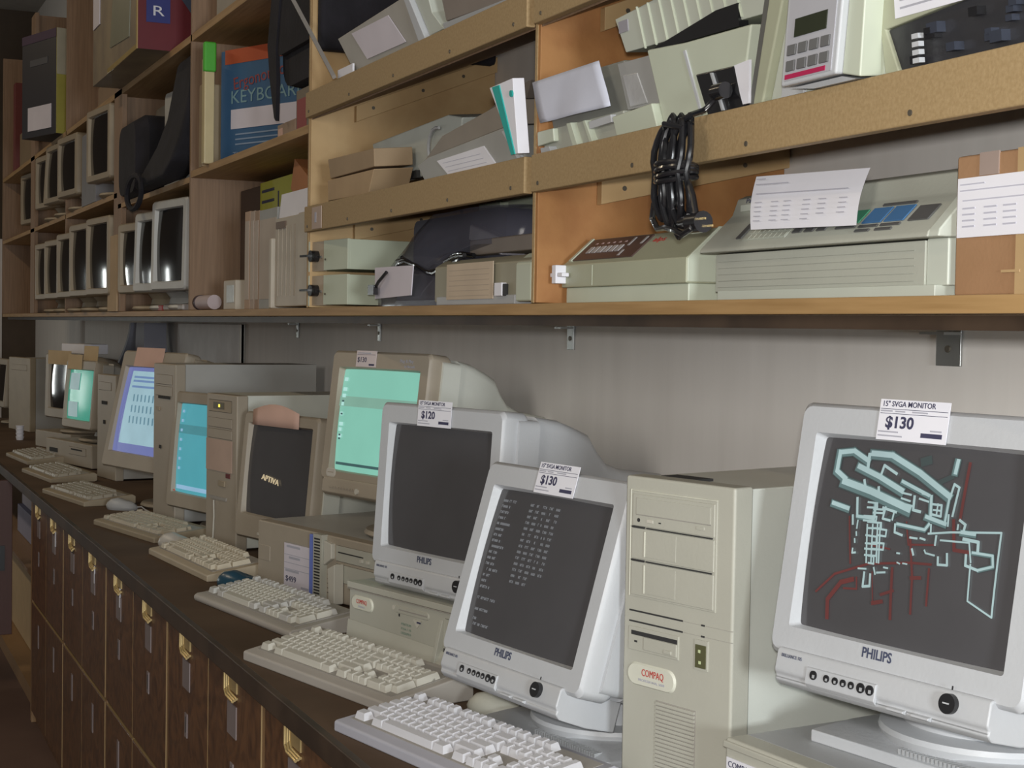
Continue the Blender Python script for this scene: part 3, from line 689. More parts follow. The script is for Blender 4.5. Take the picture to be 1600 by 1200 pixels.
t, T, yf, bez = crt('crt_monitor', 'beige monitor with a mint green screen, tagged $130, on the blue-striped computer', (-3.079, 1.059, 1.398), .266, .116, .1465 + DESK, W=.365, top=.150, bot=-.135, body=BEIGE, dark=CREAMM, stand='dish',
    glass=mat('mint_screen', (.26, .62, .49), .2, emit=.85, var=.06, scale=4), depth=.355)
m = MB(T).prism([(.10, -.128), (-.003, -.128), (-.006, -.135), (-.006, -.160), (.004, -.166), (.10, -.166)], 'x', -.160, .160).build('control_strip', BEIGE, t, bevel=.002)
for i in range(9): MB(T).box(-.130 + i * .011, -.123 + i * .011, -.009, -.006, -.149, -.146).build('button', BEIGE, m)
MB(T).cyl((-.02, -.010, -.150), .006, .005, 'y', 14).build('knob', KEYC, m)
MB(T).loft([rrect(-.158, -.120, -.127, -.108, .008, 0, 5), rrect(-.156, -.122, -.125, -.110, .007, -.001, 5)]).mat(1).box(-.15, -.128, -.0014, -.001, -.118, -.116).build('oval_badge', [mat('badge_rim', (.55, .52, .46), .4), BEIGE], bez)
text('model_lettering', 'Plug & Play', INKG, bez, T @ TR(.10, -.0008, .132) @ FRONT, .010, width=.048)
text('model_lettering', 'by Microsoft', INKG, bez, T @ TR(.112, -.0008, .121) @ FRONT, .008, width=.036)
tg = MB(T).box(-.085, -.010, -.0022, -.001, .116, .151).mat(1).box(-.082, -.013, -.0026, -.002, .142, .1428).box(-.035, -.015, -.0026, -.002, .119, .123).mat(2).box(-.08, -.03, -.0026, -.002, .1445, .147)
tg = tg.build('price_tag', [mat('pinkish_tag', (.66, .58, .58), .7), INK, INKG], t)
text('price', '$130', INK, tg, T @ TR(-.062, -.0027, .131) @ FRONT, .015, width=.034)
m = MB(T)
y = -.0008
strip(m, [(-.140, .040), (.140, .040)], .022, yf, y)
m.mat(1)
for z, w in ((.088, .010), (.066, .012), (.052, .010), (.034, .006), (.012, .006), (-.01, .012), (-.022, .008), (-.036, .010)): strip(m, [(-.136, z), (-.136 + w, z)], .008, yf, y * 1.2)
m.mat(2)
for z in (.040, .012, -.034, -.042): strip(m, [(-.135, z), (-.129, z)], .004, yf, y * 1.3)
strip(m, [(-.138, -.096), (.138, -.096)], .006, yf, y)
m.build('screen_picture', [mat('mint_band', (.22, .42, .33), emit=.9), mat('mint_icon', (.45, .78, .72), emit=.9), mat('icon_dark', (.05, .12, .12), emit=.8)], t)

# ---- dark "apps" monitor
t, T, yf, bez = crt('crt_monitor', 'beige monitor with pink paper on top and a small pale word on its dark screen', (-3.728, 1.029, 1.233), .263, .093, DESK, W=.36, top=.145, bot=-.177, sw=.289, sh=.217, body=BEIGE, dark=CREAMM, stand='dish', glass=GLASS, depth=.33)
for i in range(6): MB(T).box(-.058 + i * .016, -.050 + i * .016, -.004, 0, -.164, -.157).build('button', KEYC, bez, bevel=.001)
MB(T).box(-.042, -.014, -.0012, 0, -.137, -.129).build('name_plate', mat('purple_plate', (.13, .10, .17), .4), bez)
text('screen_word', 'APTIVA', mat('pale_gold_glow', (.52, .42, .26), emit=1.0), t, T @ TR(-.025, yf(-.02, -.02) - .003, -.022) @ RY(.12) @ FRONT, .020, width=.085, ext=.001)
pk = MB(T); n = 8
vs = []
for j in range(3):
    for i in range(n + 1):
        x = -.132 + .225 * i / n; z = .112 + j * .019 + (.018 * math.sin(math.pi * i / n) if j == 2 else 0)
        vs.append((x, -.002 - .001 * j - (.003 * math.sin(math.pi * i / n) if j == 2 else 0), z))
pk.add(vs, [(j*(n+1)+i, j*(n+1)+i+1, (j+1)*(n+1)+i+1, (j+1)*(n+1)+i) for j in range(2) for i in range(n)])
o = pk.build('taped_note', PINK, t, smooth=True); o['label'] = 'pink paper taped over the top edge'
o.modifiers.new('thick', 'SOLIDIFY').thickness = .0006

# ---- towers behind
def tower_b(t, F, f):
    inset(t, F, .020, .165, .365, .395, 'led_display_panel', TAN, .001)
    MB(F).box(.05, .12, -.002, 0, .372, .390).mat(1).box(.085, .095, -.003, -.002, .377, .385).build('led_display', [mat('brown_window', (.10, .08, .04), .3), mat('amber_led', (.85, .75, .10), emit=1.2)], t)
    for z in (.335, .305): inset(t, F, .015, .17, z - .012, z + .012, 'drive_bay', BEIGE, .002)
    l = MB(F).box(.006, .175, -.0025, -.001, .205, .290).build('pink_note', mat('dull_pink_note', (.50, .37, .30), .8), t); l['label'] = 'dull pink note taped on the front'
    MB(F).box(.135, .160, -.002, 0, .190, .202).build('red_button', mat('dark_red_button', (.13, .02, .02), .5), t)
    MB(F).box(.09, .13, -.004, 0, .165, .180).build('switch', TAN, t, bevel=.001)
    MB(F).box(.03, .14, -.003, 0, .128, .136).build('floppy_slot', KWELL, t)
    o = MB(F).tube([(.068, -.006, .125), (.066, -.004, .08), (.058, -.003, .02), (.05, -.006, .003)], .0022).build('thin_cord', KEYC, t)
case('tower_computer', 'beige tower computer with an amber display and a pink note, right of the cyan screen', (-4.170, .955, DESK), .18, .198, .412, .43, CREAMM, BEIGE, tower_b, topov=0)
def tower_a(t, F, f):
    for z in (.43, .395): inset(t, F, .02, .165, z - .014, z + .014, 'drive_bay', BEIGE, .002)
    MB(F).box(.05, .15, -.003, 0, .372, .380).build('disc_slot', SLOT, t)
    MB(F).box(.03, .06, -.003, 0, .335, .345).build('button', TAN, t)
    MB(F).box(.06, .075, -.003, 0, .22, .23).build('button', SLOT, t)
case('tower_computer', 'tall beige tower computer standing behind the cyan screen, its grey side showing', (-4.755, .925, DESK), .14, .19, .478, .46, BEIGEM, BEIGE, tower_a, topov=0)
# ---- cyan monitor
t, T, yf, bez = crt('crt_monitor', 'beige monitor with a cyan desktop on its screen, partly behind the note-covered tower', (-4.39, .994, 1.234), .26, .077, DESK, W=.410, top=.166, bot=-.177, sw=.33, sh=.25, depth=.34, body=BEIGE, stand='dish', glass=mat('cyan_screen', (.085, .40, .47), .2, emit=.8, var=.06, scale=4))
m = MB(T); strip(m, [(-.16, .056), (.16, .056)], .026, yf, -.0008); m.mat(1)
strip(m, [(-.158, -.115), (.158, -.115)], .012, yf, -.0009)
for i in range(7): strip(m, [(-.154, .108 - i * .028), (-.145, .108 - i * .028)], .008, yf, -.0010)
m.build('screen_picture', [mat('cyan_band', (.06, .27, .31), emit=.8), mat('cyan_icon', (.30, .52, .72), emit=.8)], t)
MB(T).box(-.155, -.150, -.002, 0, -.128, -.124).build('red_light', mat('red_led', (.6, .04, .03), emit=.6), bez)
# ---- blue document monitor
t, T, yf, bez = crt('crt_monitor', 'beige monitor showing a pale document window on blue, pink card on top', (-4.99, .935, 1.318), .26, .214, DESK, W=.450, top=.195, bot=-.195, sw=.36, sh=.27, body=BEIGE, dark=BEIGE, stand='dish', glass=mat('violet_blue_screen', (.17, .20, .46), .2, emit=.8, var=.05, scale=4))
m = MB(T)
patch(m, -.142, .172, -.112, .128, yf)
m.mat(1)
for z in (.108, .095, .076): strip(m, [(-.120, z), (.15, z)], .007, yf, -.0012)
m.mat(2)
for r in range(3):
    for c in range(8): strip(m, [(-.090 + c * .028, .048 - r * .036), (-.090 + c * .028 + .004, .030 - r * .036)], .009, yf, -.0013)
m.build('screen_picture', [mat('pale_blue_page', (.36, .56, .64), emit=.8), mat('blue_bar', (.16, .27, .50), emit=.8), mat('page_icons', (.12, .26, .34), emit=.8)], t)
o = MB(T).box(-.125, .075, -.003, -.001, .142, .205).build('note_card', PINK, t); o['label'] = 'pinkish card taped over the top edge'
# ---- brown tower left of it
def tower_c(t, F, f):
    inset(t, F, .02, .17, .34, .37, 'drive_bay', BEIGE, .002)
    MB(F).box(.06, .12, -.003, 0, .285, .298).build('disc_slot', SLOT, t)
    MB(F).box(.08, .10, -.003, 0, .21, .225).build('button', SLOT, t)
case('tower_computer', 'brownish tower computer left of the blue document screen', (-6.10, .97, DESK), .15, .22, .40, .42, BEIGEM, BEIGE, tower_c)
# ---- green/white window monitor on its desktop case
def far_case(t, F, f):
    inset(t, F, .27, .46, .05, .08, 'drive_bay', BEIGE, .002)
    MB(F).box(.30, .42, -.003, 0, .068, .074).build('disk_slot', SLOT, t)
    MB(F).box(.05, .14, -.003, 0, .045, .062).build('name_plate', SLOT, t)
case('desktop_computer', 'beige desktop computer under the far green and white screen', (-6.86, .875, DESK), .22, .52, .10, .38, BEIGEM, BEIGE, far_case)
t, T, yf, bez = crt('crt_monitor', 'far beige monitor with a green and white picture and tan cards on top', (-6.533, .962, 1.297), .231, .083, DESK + .10, W=.32, top=.145, bot=-.140, sw=.26, sh=.195, depth=.28, body=BEIGE, dark=BEIGEM, stand='dish', glass=mat('green_screen', (.04, .30, .21), .2, emit=.8, var=.05, scale=4))
m = MB(T)
for a, b, c, d in ((-.12, -.01, .02, .090), (-.12, -.01, -.092, -.03)):
    patch(m, a, b, c, d, yf)
m.build('screen_picture', mat('pale_window', (.28, .40, .40), emit=.8), t)
for i, (x, z, dy) in enumerate(((-.06, .135, -.004), (-.03, .175, .05))):
    o = MB(T).box(x - .075, x + .075, dy, dy + .002, z - .030, z + .032).build('tent_card', CARD, t); o['label'] = 'tan card on the front top edge' if i == 0 else 'tan card standing further back on top'
# ---- dark far monitor
t, T, yf, bez = crt('crt_monitor', 'far beige monitor with a black screen and a small white box on top', (-7.35, 1.0, 1.30), .26, .02, DESK + .08, W=.36, top=.150, bot=-.150, sw=.26, sh=.195, body=BEIGE, stand='dish', glass=GLASSD)
MB(T).box(-.14, .12, -.004, -.001, .10, .165).build('note_card', CARD, t)
solid('desktop_computer', 'beige desktop computer under the far black-screened monitor', 'computer', (-7.68, .93, DESK), .26, .42, .36, .079, BEIGE)
solid('carton', 'small white box on top of the far black-screened monitor', 'box', (-7.46, 1.02, 1.452), .26, .25, .12, .045, PAPER)
# ---- far tan tower and leftmost monitor
case('tower_computer', 'farthest tan tower computer with a plain front', (-8.95, .94, DESK), .2, .36, .40, .42, BEIGEM, TAN, lambda t, F, f: inset(t, F, .05, .31, .33, .36, 'drive_bay', TAN, .002))
crt('crt_monitor', 'farthest monitor at the left edge, seen nearly edge-on', (-9.35, .93, 1.24), .10, .083, DESK, W=.34, top=.14, bot=-.14, sw=.26, sh=.195, body=BEIGE, stand='dish', glass=GLASSD)
# grey hulk and dark shape on the back of the worktop, far left
solid('equipment_case', 'dull grey-brown equipment case against the wall behind the farthest tower', 'case', (-9.8, 1.385, DESK), 0, 1.4, .05, .40, mat('dull_brown_case', (.16, .12, .09), .7), .01)
# ---- white leaning panel and paper feeder
p0, p1 = at(270, 575, 1.41), at(368, 575, 1.41)
o = MB().box(0, p1.x - p0.x, 0, .012, 0, .60).mat(1).box(p1.x - p0.x - .03, p1.x - p0.x, -.001, .013, 0, .60).build('wall_board', [mat('off_white_panel', (.80, .79, .78), .6), mat('panel_edge_white', (.85, .84, .78), .6)], bevel=.001)
o.location = (p0.x, 1.43, DESK); tag(o, 'off-white board standing against the wall behind the tall tower', 'board')
t = thing('sheet_feeder', 'blue-grey sheet feeder with two curved wings, behind the blue document screen', 'sheet feeder', (-7.28, 1.345, DESK))
BG = mat('blue_grey_plastic', (.30, .31, .37), .4)
def wing(x0, x1, lean, w):
    m = MB(); L = []
    for k in range(7):
        q = k / 6; L.append((x0 + (x1 - x0) * math.sin(q * math.pi / 2), .0 + .02 * q, .35 + .25 * q))
    m.loft([[(x - w/2*(1 - .3*k/6), y - .05, z), (x + w/2*(1 - .3*k/6), y - .05, z), (x + w/2*(1 - .3*k/6), y + .05, z), (x - w/2*(1 - .3*k/6), y + .05, z)] for k, (x, y, z) in enumerate(L)])
    return m
wing(-.40, -.05, 0, .05).build('left_wing', BG, t, smooth=True); wing(.36, .20, 0, .26).build('right_wing', BG, t, smooth=True)
MB().box(-.46, .32, -.05, .08, 0, .36).build('feeder_body', mat('dull_feeder_body', (.27, .22, .18), .6), t, bevel=.02)

# ---- keyboards
KG = 'keyboards along the front of the worktop'
keyboard('white-keyed keyboard at the bottom edge, nearest of all', (-2.165, .690, DESK), .21, KBASEG, KEYW, D=.165, hb=.036, group=KG)
keyboard('beige keyboard with a small red badge, second nearest', (-2.683, .684, DESK), .238, KBASE, KEYC, W=.470, D=.168, group=KG, logo='COMPAQ', hf=.018, hb=.044)
keyboard('beige keyboard in front of the blue-striped computer, third nearest', (-3.300, .731, DESK), .170, KBASE, KEYC, W=.475, D=.170, hb=.040, group=KG, altkeys=KEYG, rounded=True)
keyboard('yellowish beige keyboard touching the blue mouse', (-4.003, .769, DESK), .089, mat('keyboard_case_yellowed', (.47, .40, .29), .5), mat('keycap_yellowed', (.58, .52, .40), .45), W=.480, D=.160, hb=.038, group=KG)
keyboard('tan keyboard between the pale mouse and the far grey ones', (-4.636, .728, DESK), .20, TAN, mat('keycap_tan', (.46, .40, .30), .45), W=.455, group=KG, detail=False)
keyboard('dull tan keyboard left of the small dark mouse, sixth along', (-5.545, .695, DESK), .16, TAN, mat('keycap_dull', (.36, .32, .25), .45), W=.46, group=KG, detail=False)
keyboard('far tan keyboard, last but one along the worktop', (-6.331, .715, DESK), .11, TAN, mat('keycap_dull', (.36, .32, .25), .45), W=.46, group=KG, detail=False)
keyboard('farthest tan keyboard at the left edge', (-7.10, .735, DESK), .08, TAN, mat('keycap_dull', (.36, .32, .25), .45), W=.46, group=KG, detail=False)
mouse('dark teal-blue mouse lying against the yellowish keyboard', (-3.42, .865, DESK), -.95, mat('teal_blue_plastic', (.018, .07, .115), .3), .125, .066, .036)
mouse('pale mouse with a long nose beside the tan keyboard', (-4.10, .862, DESK), -.95, mat('pale_mouse_plastic', (.52, .50, .46), .4), .115, .064, .036)
mouse('small grey mouse beside the sixth keyboard', (-4.99, .875, DESK), -.7, GREY2, .11, .062, .034)
# stack of white cups far left
for k in range(4):
    c = MB().lathe((0, 0, 0), [(.016, 0), (.020, .015), (.021, .018)], 16).build('paper_cup', PAPER, None, smooth=True)
    c.location = (-8.05, .90, DESK + .0005 + k * .0185); tag(c, 'small white cup in the little stack on the worktop, far left', 'cup', 'stacked white cups')

# ============================================================ shelf contents
SZ = SH + .0005
GCREAM = mat('greenish_cream_plastic', (.40, .415, .30), .45, bump=.1, var=.03)
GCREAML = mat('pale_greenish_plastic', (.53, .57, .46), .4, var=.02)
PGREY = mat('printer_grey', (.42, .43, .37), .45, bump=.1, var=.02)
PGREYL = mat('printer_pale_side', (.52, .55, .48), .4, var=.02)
# ---- small dot matrix printer with a brown keypad
t = thing('dot_matrix_printer', 'small greenish-cream printer with a dark brown keypad, against the orange upright', 'printer', (-1.94, 1.19, SZ)); F = TR(-.185, -.155, 0)
w = .37
MB(F).box(.005, w, .004, .31, 0, .024).build('base', GCREAML, t, bevel=.002)
pr = [(0, .024), (0, .058), (.006, .062), (.048, .099), (.31, .106), (.31, .024)]
b = MB(F).prism(pr, 'x', -.004, w).build('body', GCREAM, t, bevel=.002)
MB(F).prism([(.002, .026), (.002, .057), (.008, .0635), (.049, .1005), (.308, .107), (.308, .026)], 'x', w - .002, w + .001).build('side_panel', GCREAML, t, bevel=.001)
PS = F @ TR(0, .006, .0622) @ RX(math.atan2(.037, .042))
kp = MB(PS).box(.018, .205, .003, .052, 0, .0018).mat(1).box(.008, .016, .002, .054, 0, .003).mat(2)
for i in range(6): kp.box(.040 + i * .0185, .052 + i * .0185, .018, .032, .0018, .0030)
kp.box(.155, .161, .030, .048, .0018, .0024).box(.190, .196, .032, .048, .0018, .0024).box(.155, .161, .007, .020, .0018, .0024)
kp.mat(3)
for i in range(6): kp.box(.042 + i * .0185, .048 + i * .0185, .039, .042, .0018, .0023)
kp.build('keypad', [mat('dark_brown_panel', (.085, .05, .045), .4), GCREAML, mat('keypad_buttons', (.42, .40, .40), .5), mat('keypad_legend', (.5, .35, .33), .5)], b)
text('brand_lettering', 'alps', RED, b, PS @ TR(.237, .040, .0006), .014, width=.034)
kn = MB(F).box(-.002, .012, -.018, 0, .030, .058).box(-.012, .030, -.016, -.004, .040, .046).build('feed_lever', PAPER, t, bevel=.001)
MB(F).box(.098, .0995, -.0006, .001, .026, .056).build('cover_seam', GCREAML, t)
MB(F).box(.10, .18, .20, .28, .105, .109).build('loose_strip', PAPERL, t)
# ---- wide printer with coloured keys
t = thing('dot_matrix_printer', 'wide pale grey-green printer with green and blue keys and a paper sheet on it', 'printer', (-1.465, 1.20, SZ)); F = TR(-.225, -.165, 0); w = .447
MB(F).box(.02, w - .01, -.004, .30, 0, .012).build('foot_tray', PGREYL, t, bevel=.001)
g = MB(F).box(.006, w - .034, .002, .30, .011, .058).mat(1)
for i in range(5): g.box(.012, w - .05, .0012, .0024, .016 + i * .008, .0166 + i * .008)
g.build('paper_tray', [PGREY, mat('tray_groove', (.36, .37, .32), .5)], t, bevel=.001)
MB(F).box(w - .034, w, .004, .30, .011, .060).build('tray_side', PGREYL, t, bevel=.002)
b = MB(F).prism([(-.014, .060), (-.012, .066), (.030, .106), (.034, .110), (.042, .131), (.054, .136), (.30, .140), (.30, .060)], 'x', -.010, w - .012).build('body', PGREY, t, bevel=.002)
MB(F).prism([(-.012, .060), (-.010, .068), (.029, .109), (.033, .113), (.041, .135), (.054, .139), (.30, .143), (.30, .060)], 'x', w - .014, w + .003).build('end_cap', PGREYL, t, bevel=.002)
PS = F @ TR(0, -.012, .0668) @ RX(math.atan2(.040, .042))
c = MB(PS)
GRN = mat('green_key', (.06, .26, .15), .5); BLK = mat('blue_key', (.06, .17, .36), .5); GK = mat('grey_key', (.10, .10, .10), .5)
for m_, rs in ((GRN, [(.262, .298, .022, .044)]), (BLK, [(.305, .338, .020, .045), (.343, .376, .020, .045)]), (GK, [(.060, .072, .012, .040), (.178, .195, .014, .040), (.202, .219, .014, .040), (.226, .243, .014, .040), (.385, .418, .018, .042), (.262, .298, .014, .018), (.305, .338, .013, .017), (.343, .376, .013, .017), (.315, .372, .048, .052), (.305, .33, .006, .010), (.34, .368, .006, .010)])):
    for x0, x1, y0, y1 in rs: MB(PS).box(x0, x1, y0, y1, 0, .0016).build('key' if y1 - y0 > .01 else 'key_caption', m_, b, bevel=.0004, seg=1)
k = MB(PS).box(.078, .170, .008, .044, 0, .0006).mat(1)
for i in range(8):
    for j in range(3): k.box(.081 + i * .011, .090 + i * .011, .010 + j * .011, .018 + j * .011, .0006, .0010)
k.build('legend_panel', [PGREYL, mat('pale_legend', (.44, .45, .38), .6)], b)
text('brand_lettering', 'Panasonic', INK, b, F @ TR(.045, .0365, .127) @ RX(-.2) @ FRONT, .009, width=.050)
MB(F).prism([(.012, .114), (.10, .114), (.10, .122), (.012, .122)], 'y', .033, .036).build('recess_plate', PGREYL, t)
kb = MB(F).cyl((.325, .19, .146), .016, .02, 'y', 20).build('platen_knob', GLOSSB, t, smooth=True)
# paper sheet leaning on it
p = [at(1182, 276, 1.055), at(1360, 262, 1.062), at(1338, 352, 1.018), at(1173, 359, 1.018)]
o = MB()
def bil(a, b, q=0): return p[0].lerp(p[1], a).lerp(p[3].lerp(p[2], a), b) + Vector((0, -q, 0))
nn = 6
o.add([bil(i/nn, j/nn) + Vector((0, -.004 * math.sin(math.pi * j / nn), 0)) for j in range(nn+1) for i in range(nn+1)], [(j*(nn+1)+i, j*(nn+1)+i+1, (j+1)*(nn+1)+i+1, (j+1)*(nn+1)+i) for j in range(nn) for i in range(nn)])
o.mat(1)
def pline(b, x0, x1, hgt=.012):
    q = .0068
    o.quad(bil(x0, b, q), bil(x1, b, q), bil(x1, b + hgt, q), bil(x0, b + hgt, q))
rn = random.Random(4)
for b_, x0, x1 in ((.06, .05, .14), (.16, .05, .36), (.34, .06, .90)): pline(b_, x0, x1, .014)
for r in range(5):
    for cx in (.06, .22, .34, .52, .66, .84):
        if r > 3 and cx > .6: continue
        pline(.50 + r * .085, cx, cx + .07, .016)
sh = o.build('paper_sheet', [PAPER, mat('faint_type', (.50, .50, .58), .7)], smooth=False)
tag(sh, 'white printed sheet leaning on the wide printer', 'paper')
# ---- carton
t = thing('cardboard_box', 'brown cardboard carton with a white sheet taped on, at the right edge of the shelf', 'box', (-1.06, 1.22, SZ)); F = TR(-.175, -.18, 0)
MB(F).box(0, .32, 0, .34, 0, .140).build('carton_body', CBOX, t, bevel=.003)
MB(F).box(.088, .125, -.0012, .001, .0, .1405).mat(1).box(.035, .062, -.0014, .001, .118, .1405).build('tape_strip', [TAPE, mat('clear_tape', (.36, .28, .24), .25)], t)
s_ = MB(F).box(.006, .165, -.003, -.0018, .058, .117).mat(1)
for z, x0, x1 in ((.110, .010, .045), (.104, .010, .10), (.094, .014, .15)): s_.box(x0, x1, -.0035, -.003, z, z + .0012)
for r in range(4):
    for x in (.014, .045, .072, .11): s_.box(x, x + .018, -.0035, -.003, .086 - r * .006, .0876 - r * .006)
s_.build('taped_sheet', [PAPER, mat('faint_type', (.50, .50, .58), .7)], t)
MB(F).box(.07, .095, -.0022, -.001, .022, .0245).build('tape_scrap', TAPE, t)

# ---- items held behind the front rails of the sloped shelves
RB = 1.8675; RU = 2.1215
def rail_thing(name, label, cat, x, upper=False, y=1.002, group=None):
    return thing(name, label, cat, (x, y, RU if upper else RB), 0, .24 if upper else .10, group=group)
def slab(t, ox, pts, y0, y1, upper=False, mi=0, mb=None):
    """extrude an outline given in room x / z along the depth of thing t"""
    m = mb or MB(); z0 = RU if upper else RB
    return m.mat(mi).prism([(x - ox, z - z0) for x, z in pts], 'y', y0, y1)
# printer with a folded sheet
X = -2.145; t = rail_thing('printer', 'pale printer with a folded white sheet on its grey front, left in the right bay', 'printer', X)
slab(t, X, [(-2.135, 1.8675), (-1.878, 1.8675), (-1.878, 1.903), (-2.140, 1.903)], .004, .28).build('base', PGREY, t, bevel=.002)
slab(t, X, [(-2.120, 1.900), (-1.868, 1.903), (-1.885, 1.972), (-2.138, 1.975)], .014, .24).build('grey_recess', mat('shadow_grey_plastic', (.24, .24, .21), .5), t, bevel=.002)
slab(t, X, [(-2.143, 1.880), (-2.085, 1.882), (-2.085, 1.902), (-2.141, 1.902)], -.004, .02).build('left_guide', GCREAML, t, bevel=.002)
slab(t, X, [(-2.020, 1.8675), (-2.004, 1.8675), (-2.022, 1.903), (-2.036, 1.903)], -.006, .02).build('guide_rib', GCREAML, t, bevel=.001)
slab(t, X, [(-1.966, 1.8675), (-1.956, 1.8675), (-1.976, 1.901), (-1.984, 1.901)], -.006, .02).build('guide_rib', GCREAML, t, bevel=.001)
slab(t, X, [(-1.968, 1.887), (-1.90, 1.889), (-1.90, 1.900), (-1.968, 1.898)], -.004, .02).build('output_slot', GREY, t, bevel=.001)
slab(t, X, [(-2.124, 1.8675), (-2.090, 1.8675), (-2.095, 1.876), (-2.126, 1.876)], -.008, .01).build('small_foot', GREY2, t, bevel=.001)
slab(t, X, [(-1.877, 1.8675), (-1.764, 1.8675), (-1.775, 1.900), (-1.886, 1.895)], -.010, .20).build('right_cover', GCREAML, t, bevel=.002)
m = slab(t, X, [(-1.872, 1.902), (-1.775, 1.900), (-1.799, 1.966), (-1.893, 1.968)], .008, .22)
slab(t, X, [(-1.862, 1.905), (-1.815, 1.905), (-1.838, 1.948), (-1.878, 1.950)], .0065, .009, mi=1, mb=m)
m.build('grey_side', [mat('side_grey_plastic', (.34, .34, .33), .45), mat('crinkled_foil', (.60, .60, .60), .3, metal=.4, bump=.6, bscale=40)], t, bevel=.0008)
q = MB(); n = 10
c = [(-2.141, 1.977), (-1.921, 1.977), (-1.884, 1.910), (-2.106, 1.912)]
vs = []
for j in range(n + 1):
    for i in range(n + 1):
        a, b = i / n, j / n
        x = (c[0][0]*(1-a) + c[1][0]*a)*(1-b) + (c[3][0]*(1-a) + c[2][0]*a)*b; z = (c[0][1]*(1-a) + c[1][1]*a)*(1-b) + (c[3][1]*(1-a) + c[2][1]*a)*b
        vs.append((x - X, -.006 - .008 * b - .0025 * math.sin(a * 9 + b * 3) * b, z - RB))
q.add(vs, [(j*(n+1)+i, j*(n+1)+i+1, (j+1)*(n+1)+i+1, (j+1)*(n+1)+i) for j in range(n) for i in range(n)])
o = q.build('folded_sheet', mat('blueish_sheet', (.60, .62, .72), .7, bump=.4, bscale=14), t, smooth=True); o.modifiers.new('t', 'SOLIDIFY').thickness = .001
# printer with the black inlet
X = -1.760; t = rail_thing('printer', 'cream printer with a square black power inlet, middle of the right bay', 'printer', X)
slab(t, X, [(-1.763, 1.8675), (-1.580, 1.8675), (-1.546, 1.963), (-1.700, 1.966), (-1.796, 1.972)], 0, .26).build('body', GCREAML, t, bevel=.003)
slab(t, X, [(-1.700, 1.955), (-1.695, 1.956), (-1.664, 1.872), (-1.669, 1.872)], -.002, .001).build('panel_seam', GREY, t)
i_ = slab(t, X, [(-1.648, 1.8675), (-1.566, 1.8675), (-1.585, 1.920), (-1.671, 1.922)], -.004, .01).build('power_inlet', GLOSSB, t, bevel=.002)
slab(t, X, [(-1.611, 1.870), (-1.607, 1.870), (-1.628, 1.918), (-1.632, 1.918)], -.007, -.003).build('inlet_rib', GREY2, i_)
slab(t, X, [(-1.570, 1.872), (-1.556, 1.872), (-1.549, 1.922), (-1.582, 1.920)], -.0035, 0).build('white_sticker', PAPER, t)
# ribbed cover
X = -1.9; t = thing('vented_cover', 'ribbed pale printer top lying above the black power inlet, right bay', 'printer', (X, 1.02, 1.9795), 0, .10)
v = MB().prism([(-.005, 0.008), (.345, .000), (.40, .085), (-.030, .058)], 'y', 0, .20).mat(1)
for i in range(9): x = .060 + i * .030; v.prism([(x - .008, .004), (x - .005, .004), (x - .022, .064), (x - .025, .064)], 'y', -.003, .001)
v.build('cover', [PGREYL, GCREAML], t, bevel=.0015)
MB().box(-.018, .008, -.0015, 0, .036, .052).build('grey_badge', mat('lilac_grey_badge', (.33, .32, .36), .5), t)
MB().prism([(.06, -.002), (.29, -.006), (.29, .022), (.24, .022)], 'y', -.004, .01).build('dark_slot', GLOSSB, t)
# laser printer
X = -1.56; t = rail_thing('laser_printer', 'pale laser printer with a keypad, small display and open dark cavity, top right', 'printer', X)
slab(t, X, [(-1.562, 1.8675), (-1.546, 1.8675), (-1.468, 2.060), (-1.486, 2.060)], 0, .30).build('open_lid_edge', mat('dark_grey_edge', (.12, .12, .11), .5), t, bevel=.001)
slab(t, X, [(-1.545, 1.8675), (-1.524, 1.8675), (-1.430, 2.060), (-1.467, 2.060)], -.006, .30).build('lid', GCREAM, t, bevel=.003)
slab(t, X, [(-1.523, 1.8675), (-1.300, 1.8675), (-1.310, 2.060), (-1.429, 2.060)], .004, .30).build('body', PGREYL, t, bevel=.003)
slab(t, X, [(-1.495, 1.8675), (-1.45, 1.8675), (-1.42, 1.985), (-1.445, 1.97), (-1.471, 1.889), (-1.490, 1.886)], .000, .008).build('body_step', GREY, t, bevel=.001)
kx = lambda a, z: -1.445 + a + (z - 1.874) * .26     # keypad face coordinates follow the leaning block
P4 = lambda a, b, z0, z1: [(kx(a, z0), z0), (kx(b, z0), z0), (kx(b, z1), z1), (kx(a, z1), z1)]
k = slab(t, X, P4(0, .102, 1.876, 2.03), -.034, .010).build('control_block', GREY, t, bevel=.003)
slab(t, X, [(kx(.102, 1.876), 1.876), (kx(.134, 1.869), 1.869), (kx(.125, 2.03), 2.03), (kx(.102, 2.03), 2.03)], -.026, .010).build('block_side', GCREAML, t, bevel=.002)
slab(t, X, [(kx(.004, 1.874), 1.874), (kx(.100, 1.874), 1.874), (kx(.126, 1.868), 1.868), (kx(.05, 1.868), 1.868)], -.024, .008).build('block_underside', GREY2, t)
f_ = slab(t, X, P4(.008, .094, 1.881, 1.975), -.0352, -.034).build('keypad_panel', mat('panel_grey', (.42, .42, .45), .5), k)
slab(t, X, P4(.022, .080, 1.925, 1.944), -.0365, -.034).build('display', mat('lcd_green_black', (.03, .035, .02), .2), f_)
for r in range(2):
    for c_ in range(4): slab(t, X, P4(.012 + c_ * .0205, .0275 + c_ * .0205, 1.8905 + r * .0165, 1.9015 + r * .0165), -.0375, -.034).build('key', mat('dark_grey_key', (.13, .13, .13), .5), f_, bevel=.0006, seg=1)
slab(t, X, P4(.010, .084, 1.8825, 1.8875), -.0360, -.034).build('red_bar', CRIM, f_)
slab(t, X, P4(.010, .090, 1.966, 1.9675), -.0360, -.034).build('red_line', CRIM, f_)
